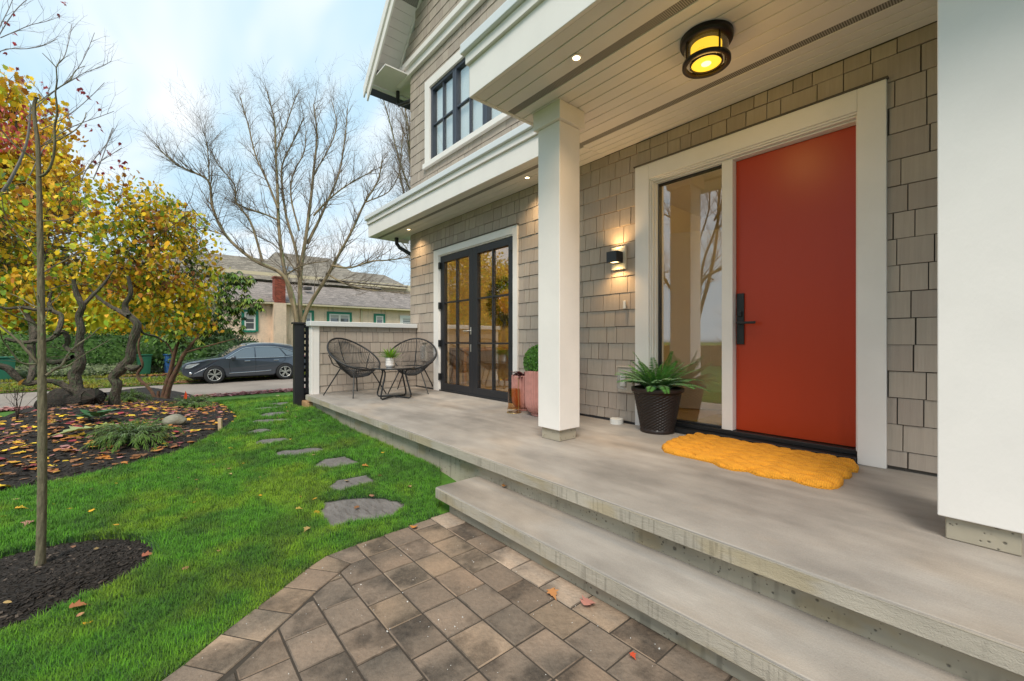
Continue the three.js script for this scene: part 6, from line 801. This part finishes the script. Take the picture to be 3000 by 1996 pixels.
// ---------------------------------------------------------------- small things on the bed and the lawn
const hitB = (px, py) => { let p, y = -0.1; for (let i = 0; i < 24; i++) { p = pt(px, py, { y }); y = lerp(y, HB(p.x, p.z), 0.5); } p.y = HB(p.x, p.z); return p; };
{
  const r = rng(31337);
  const shrub = (px, py, R, H, n, label) => { const p = hitB(px, py), t = thing('thread_cypress', label, 'shrub', [p.x, p.y, p.z], 0, 'feathery green shrubs on the bed'), g = new GB(true), st = new GB(); for (let i = 0; i < n; i++) { const a = r() * 6.283, lean = 0.95 * r(), L = H * (0.75 + r() * 0.5), P = []; let q = V(Math.cos(a) * 0.05, 0.02, Math.sin(a) * 0.05), th = 0.12 + lean * 0.75; for (let k = 0; k <= 7; k++) { P.push(q.clone()); q.add(V(Math.cos(a) * Math.sin(th), Math.cos(th), Math.sin(a) * Math.sin(th)).multiplyScalar(L / 6 * (R / H * lean * 0.6 + 0.55))); th += 0.12 + 0.18 * lean; } st.tube(P, P.map((_, k) => 0.004 * (1 - k / 8)), 3); for (let k = 1; k <= 7; k++) for (let j = 0; j < 7; j++) { const b = 0.6 + r() * 0.8, o = P[k].clone().lerp(P[k - 1], r()); g.leaf(o, P[k].clone().sub(P[k - 1]).normalize().multiplyScalar(0.8).add(V((r() - 0.5) * 1.1, -0.25 + (r() - 0.5) * 0.5, (r() - 0.5) * 1.1)).normalize(), V(r() - 0.5, 1, r() - 0.5), 0.05 + r() * 0.05, 0.007, LEAF.small, [0.10 * b, 0.19 * b, 0.02 * b], 0.1, 0.2); } } mesh('foliage', g.build(), leafM(), t); mesh('stem', st.build(), M.twig, t); };
  shrub(308, 1022, 0.30, 0.36, 150, 'feathery green shrub in the middle of the leaf strewn bed'); shrub(440, 940, 0.25, 0.34, 100, 'feathery green shrub at the far tip of the bed by the red flag'); shrub(292, 928, 0.25, 0.32, 100, 'feathery green shrub behind the gnarled trunks');
  { const p = hitB(400, 978), g = new THREE.IcosahedronGeometry(1, 4), q = g.attributes.position; for (let i = 0; i < q.count; i++) { const k = 0.9 + 0.2 * vn(q.getX(i) * 2 + 5, q.getY(i) * 2 + q.getZ(i) * 2 + 5); q.setXYZ(i, q.getX(i) * 0.155 * k, q.getY(i) * 0.085 * k, q.getZ(i) * 0.12 * k); } g.computeVertexNormals(); uvm(g); const m = mesh('boulder', g, std({ color: lin(1.5, 1.55, 1.25), map: M.stone.map, bumpMap: M.stone.bumpMap, bumpScale: 0.006, roughness: 0.9 }), scene); m.position.set(p.x, p.y + 0.05, p.z); m.rotation.y = 0.8; tag(m, 'smooth grey rounded stone lying on the dark mulch', 'stone'); }
  { const p = hitB(507, 996), t = mesh('wooden_stake', rbx(-0.025, 0.025, -0.05, 0.19, -0.012, 0.012, 0.003), std({ color: lin(0.55, 0.40, 0.24), roughness: 0.9 }), scene); t.position.copy(p); t.rotation.set(0.06, 0.7, -0.04); tag(t, 'short pale wooden stake at the tip of the bed', 'stake'); }
  { const p = hitB(427, 920), t = thing('marker_flag', 'small red orange marker flag standing in the lawn beyond the bed', 'flag', [p.x, p.y, p.z]); const g = new GB(); g.tube([V(0, 0, 0), V(0, 0.2, 0)], [0.004, 0.004], 6); mesh('wire', g.build(), M.steel, t); const f = new GB(); for (const s of [0, 0.004]) { const n = V(0.8, 0, 0.6).multiplyScalar(s ? 1 : -1), k = [V(0.02, 0.02, -0.03), V(-0.02, 0.02, 0.05), V(0, 0.26, 0), V(0.025, 0.14, -0.035)].map((v) => f.v(v.add(V(s, 0, s)), n, 0, 0)); f.i.push(k[0], k[1], k[2], k[0], k[2], k[3]); } const fg = f.build(); fg.computeVertexNormals(); mesh('cloth', fg, std({ color: lin(0.72, 0.07, 0.012), roughness: 0.8, side: THREE.DoubleSide }), t); }
  { // rotten log behind the trunks
    const a = hitB(100, 950), b = hitB(215, 935), P = [], R = []; for (let i = 0; i <= 14; i++) { const t = i / 14; P.push(a.clone().lerp(b, t).add(V(0, 0.16 + 0.03 * Math.sin(t * 5), 0))); R.push(0.18 * (0.55 + 0.6 * Math.sin(Math.PI * (0.08 + 0.8 * t)))); } const g = new GB(); g.tube(P, R, 30, null, 0.3); g.tube([P[0].clone().lerp(P[1], -0.3), P[0]], [0.001, R[0]], 30); g.tube([P[14], P[14].clone().lerp(P[13], -0.3)], [R[14], 0.001], 30); tag(mesh('rotten_log', g.build(), std({ map: barkT([0.05, 0.036, 0.026], 0.5, 31), bumpMap: barkB, bumpScale: 0.04, roughness: 1 }), scene), 'dark rotting log lying behind the gnarled tree', 'log'); }
  { // hosta like plant and a big fallen leaf, bare seedling
    const p = hitB(222, 975), t = thing('leafy_plant', 'low plant with dark oval leaves among the fallen leaves by the trunk', 'plant', [p.x, p.y, p.z]), g = new GB(true); for (let i = 0; i < 16; i++) { const a = i * 2.4, el = 0.2 + r() * 0.5; g.leaf(V(Math.cos(a) * 0.1 * r(), 0.06 + 0.06 * r(), Math.sin(a) * 0.1 * r()), V(Math.cos(a) * Math.cos(el), Math.sin(el), Math.sin(a) * Math.cos(el)), V(0, 1, 0), 0.14 + 0.06 * r(), 0.09, LEAF.round, [0.045, 0.10 + 0.05 * r(), 0.045], 0.2, 0.2); } mesh('leaves', g.build(), leafM({ transmission: 0.1 }), t); const st = new GB(); st.tube([V(0, -0.02, 0), V(0, 0.1, 0)], [0.008, 0.004], 5); mesh('stem', st.build(), M.twig, t);
    const q = hitB(218, 1006), s = thing('fallen_leaf', 'very large yellow green leaf with stalk lying on the bed', 'leaf', [q.x, q.y, q.z]), h = new GB(true); h.leaf(V(0, 0.09, 0), V(0.35, 0.15, 0.9).normalize(), V(0, 1, 0), 0.36, 0.24, LEAF.maple, [0.26, 0.30, 0.03], 0.3, 0.2); h.leaf(V(0, 0.09, 0), V(-0.3, 0.2, -0.9).normalize(), V(0, 1, 0), 0.26, 0.2, LEAF.maple, [0.28, 0.32, 0.03], 0.3, 0.2); mesh('blade', h.build(), leafM(), s); const k = new GB(); k.tube([V(0.03, -0.02, 0), V(0, 0.1, 0)], [0.006, 0.005], 5); mesh('stalk', k.build(), std({ color: lin(0.4, 0.3, 0.12), roughness: 0.8 }), s);
    const e = hitB(38, 972), d = thing('bare_seedling', 'bare little seedling with one yellow leaf left of the young tree', 'plant', [e.x, e.y, e.z]), tw = new GB(); for (let i = 0; i < 3; i++) fork(tw, r, V(0, 0, 0), V((r() - 0.5) * 0.5, 1, (r() - 0.5) * 0.5).normalize(), 0.35 + r() * 0.2, 0.007, 2, { kids: 3, wig: 0.35, up: 0.1, min: 0.002 }); mesh('twigs', tw.build(), M.twigDark, d); const lf = new GB(true); lf.leaf(V(0.05, 0.55, -0.08), V(-0.4, -0.4, 0.5).normalize(), V(0.3, 1, 0), 0.12, 0.08, LEAF.round, AU.g, 0.3, 0.3); mesh('leaf', lf.build(), M.leaf, d); }
  // leaf litter: too many to count
  const litter = (name, label, n, pick, L, cols, lift = 0.012) => { const g = new GB(true); let k = 0, guard = 0; while (k < n && guard++ < n * 30) { const p = pick(); if (!p) continue; const c = cols[Math.floor(r() * cols.length)], b = 0.6 + r() * 0.7, a = r() * 6.283, l = L * (0.6 + r() * 0.7), tilt = 0.32; g.leaf(V(p[0], p[2] + lift + r() * 0.03 * (L / 0.12), p[1]), V(Math.cos(a), (r() - 0.5) * tilt, Math.sin(a)).normalize(), V((r() - 0.5) * tilt, 1, (r() - 0.5) * tilt).normalize(), l, l * 0.85, r() < 0.6 ? LEAF.maple : LEAF.round, [c[0] * b, c[1] * b, c[2] * b], (r() - 0.3) * 0.5, (r() - 0.4) * 0.4); k++; } const m = mesh(name, g.build(), leafM({ transmission: 0.1 }), scene); m.userData = { kind: 'stuff', label, category: 'leaves' }; };
  const PK = [0.42, 0.17, 0.15], RD = [0.32, 0.025, 0.035], bedC = [AU.g, AU.o, AU.o, AU.y, AU.br, AU.br, PK, RD, [0.4, 0.13, 0.03]];
  const t1 = hitB(190, 1000), t2 = hitB(60, 1030), t3 = hitB(400, 945);
  litter('leaf_litter', 'orange yellow and red fallen leaves strewn over the planting bed', 2400, () => { const x = -14 + r() * 9, z = -1.6 + r() * 4.2; if (!inside(BED, x, z)) return null; const w = Math.max(Math.exp(-((x - t1.x) ** 2 + (z - t1.z) ** 2) / 2.0), Math.exp(-((x - t2.x) ** 2 + (z - t2.z) ** 2) / 1.3), 0.9 * Math.exp(-((x - t3.x) ** 2 + (z - t3.z) ** 2) / 1.6), 0.035, x < -10.3 ? 0.4 : 0); return r() < w ? [x, z, HB(x, z)] : null; }, 0.082, bedC);
  litter('lawn_debris', 'small dry leaf scraps scattered over the lawn', 110, () => { const x = -9 + r() * 7.4, z = -1.7 + r() * 3.2; return inside(BED, x, z) || inside(PAVED, x, z) || (x > -6.9 && z < -1.8) ? null : [x, z, HB(x, z)]; }, 0.038, [[0.4, 0.26, 0.1], AU.br, AU.g, [0.45, 0.2, 0.1]], 0.022);
  litter('red_leaf_drift', 'pinkish red leaves drifted along the near edge of the street', 5200, () => { const z = -7 + r() * 15, x = -17.05 + (r() + r() - 1) * 0.45 + 0.1; return [x, z, Math.max(H0(x, z) - 0.012, x < -17 ? -0.625 : -9)]; }, 0.12, [PK, PK, RD, [0.45, 0.2, 0.17], [0.3, 0.09, 0.07]]);
  litter('brown_leaf_drift', 'brown leaves drifted under the parked car and on the far verge', 3200, () => { const z = -9 + r() * 20, x = -22.5 - Math.abs(r() + r() - 1) * 1.3; return [x, z, -0.6]; }, 0.13, [AU.br, AU.br, AU.o, [0.2, 0.12, 0.05]]);
  litter('bin_leaf_drift', 'russet leaves piled around the bins across the street', 1500, () => { const p = pt(400, 838, { x: -28.8 }), a = r() * 6.28, q = Math.sqrt(r()); return [p.x + Math.cos(a) * q * 1.2, p.z + Math.sin(a) * q * 2.2, -0.58]; }, 0.16, [AU.br, [0.26, 0.07, 0.03], AU.o]);
  const one = (px, py, label, c, y, L = 0.07) => { const p = y === undefined ? hitB(px, py) : pt(px, py, { y }), g = new GB(true), a = r() * 6.283; g.leaf(V(-Math.cos(a) * L / 2, 0, -Math.sin(a) * L / 2), V(Math.cos(a), 0.05, Math.sin(a)).normalize(), V(0.1 * (r() - 0.5), 1, 0.1 * (r() - 0.5)).normalize(), L, L * 0.9, LEAF.maple, c, 0.35, 0.3); const m = mesh('fallen_leaf', g.build(), leafM({ transmission: 0.1 }), scene); m.position.set(p.x, p.y + (y === undefined ? 0.035 : 0.014), p.z); tag(m, label, 'leaf', 'single fallen leaves'); };
  const tan = [0.52, 0.22, 0.07], pk = [0.48, 0.2, 0.15];
  one(1273, 1373, 'tan fallen leaf on the pale pavers below the step', tan, 0.022, 0.065); one(1357, 1391, 'pink fallen maple leaf on the paver joint below the step', pk, 0.022, 0.085); one(953, 1216, 'orange fallen leaf on the pavers at the lawn edge', [0.55, 0.2, 0.03], 0.022, 0.06); one(1166, 1122, 'orange fallen leaf on the entry step against the riser', [0.5, 0.2, 0.04], 0.182, 0.07); one(1458, 1518, 'small red fallen leaf on the dark pavers', [0.6, 0.07, 0.02], 0.022, 0.03);
  one(843, 1081, 'orange fallen leaf on the lawn beside the third stepping stone', [0.5, 0.2, 0.02]); one(62, 1217, 'pale pink fallen leaf on the lawn behind the young tree', pk); one(690, 1182, 'yellow fallen leaf on the lawn left of the largest stepping stone', [0.45, 0.3, 0.05], undefined, 0.05); one(705, 1521 - 290, 'tan fallen leaf on the lawn near the pavers', [0.4, 0.26, 0.08], undefined, 0.05); one(640, 914, 'pale fallen leaf on the lawn beside the far stepping stones', [0.55, 0.4, 0.25], undefined, 0.16); one(50, 1180, 'yellow fallen leaf on the lawn beside the bed', AU.g); one(10, 1128, 'bright yellow fallen leaf on the front edge of the bed', AU.y, undefined, 0.12); one(185, 1410, 'brown fallen leaf in the grass below the mulch ring', [0.35, 0.12, 0.04]); one(345, 1290, 'reddish fallen leaf at the rim of the mulch ring', [0.35, 0.1, 0.05]);
  // grit on the pavers and gravel behind the sleeper
  const N = 900, im = new THREE.InstancedMesh(new THREE.IcosahedronGeometry(1, 0), std({ color: 0xffffff, roughness: 0.9 }), N), m = new THREE.Matrix4(), q = new THREE.Quaternion(); let k = 0; while (k < N) { const g = k < 560; const x = g ? -7.26 + r() * 0.37 : -2.4 + r() * 2.6, z = g ? -1.905 - r() * 0.5 : -1.5 + r() * 1.7; if (!g && !inside(PAVED, x, z)) continue; q.setFromEuler(new THREE.Euler(r() * 6, r() * 6, r() * 6)); const s = g ? 0.01 + r() * 0.012 : 0.0012 + r() * r() * 0.0035; m.compose(V(x, g ? 0.2 + r() * 0.02 : 0.0215, z), q, V(s, s * 0.7, s)); im.setMatrixAt(k, m); const c = g ? 0.12 + r() * 0.25 : 0.4 + r() * 0.35; im.setColorAt(k, lin(c, c * 0.95, c * 0.9)); k++; } im.name = 'gravel'; im.castShadow = im.receiveShadow = true; im.userData = { kind: 'stuff', label: 'grey gravel behind the sleeper and grit on the pavers', category: 'gravel' }; scene.add(im);
}
// ---------------------------------------------------------------- what the glass mirrors: bare trees, a fence and a house in front of the porch
{
  const bk = pt(985, 850, { d: 27 }), a = [[-7, 17, 0.6], [-13, 19, 2.1], [-1, 22, 4.0], [bk.x, bk.z, 1.3]], lab = ['bare many stemmed tree in front of the porch, beside the timber fence', 'bare many stemmed tree on the lawn corner opposite the patio', 'bare many stemmed tree opposite the entry, before the cream house', 'bare tree half hidden behind the corner of the shingle house'];
  const f = bareTree.children[0].geometry; f.computeBoundingBox(); const foot = pt(690, 860, { d: 23 });
  a.forEach(([x, z, ry], i) => { const c = new THREE.Group(); c.name = numbered('bare_tree'); for (const ch of bareTree.children) { const m = ch.clone(); m.position.set(-foot.x, -(-0.7), -foot.z); c.add(m); } c.position.set(x, -0.4, z); c.rotation.y = ry; scene.add(c); tag(c, lab[i], 'tree', 'bare trees the glass reflects'); });
  const fe = thing('timber_fence', 'brown timber board fence along the front street, mirrored in the sidelight', 'fence', [0, 0, 0]); for (let i = 0; i < 60; i++) mesh('board', bx(-16 + i * 0.42, -15.6 + i * 0.42, -0.6, 0.95, 14, 14.03), M.wood, fe);
  const ho = thing('cream_house', 'cream gabled house facing the porch from across the front street', 'house', [-6, 0, 34]); const cw = std({ color: lin(0.55, 0.5, 0.42), roughness: 0.9 }); mesh('wall', bx(-8, 8, -0.6, 3.4, 0, 8), cw, ho); { const s = new THREE.Shape([[-8.6, 3.3], [8.6, 3.3], [0, 7]].map((p) => new THREE.Vector2(...p))); const g = new THREE.ExtrudeGeometry(s, { depth: 8.6, bevelEnabled: false }); g.translate(0, 0.1, -0.3); mesh('roof', uvm(g), M.road, ho); } for (const x of [-5, -1, 4]) mesh('window', bx(x, x + 1.5, 0.8, 2.4, -0.05, -0.001), M.glassDark, ho);
}
renderer.render(scene, camera);
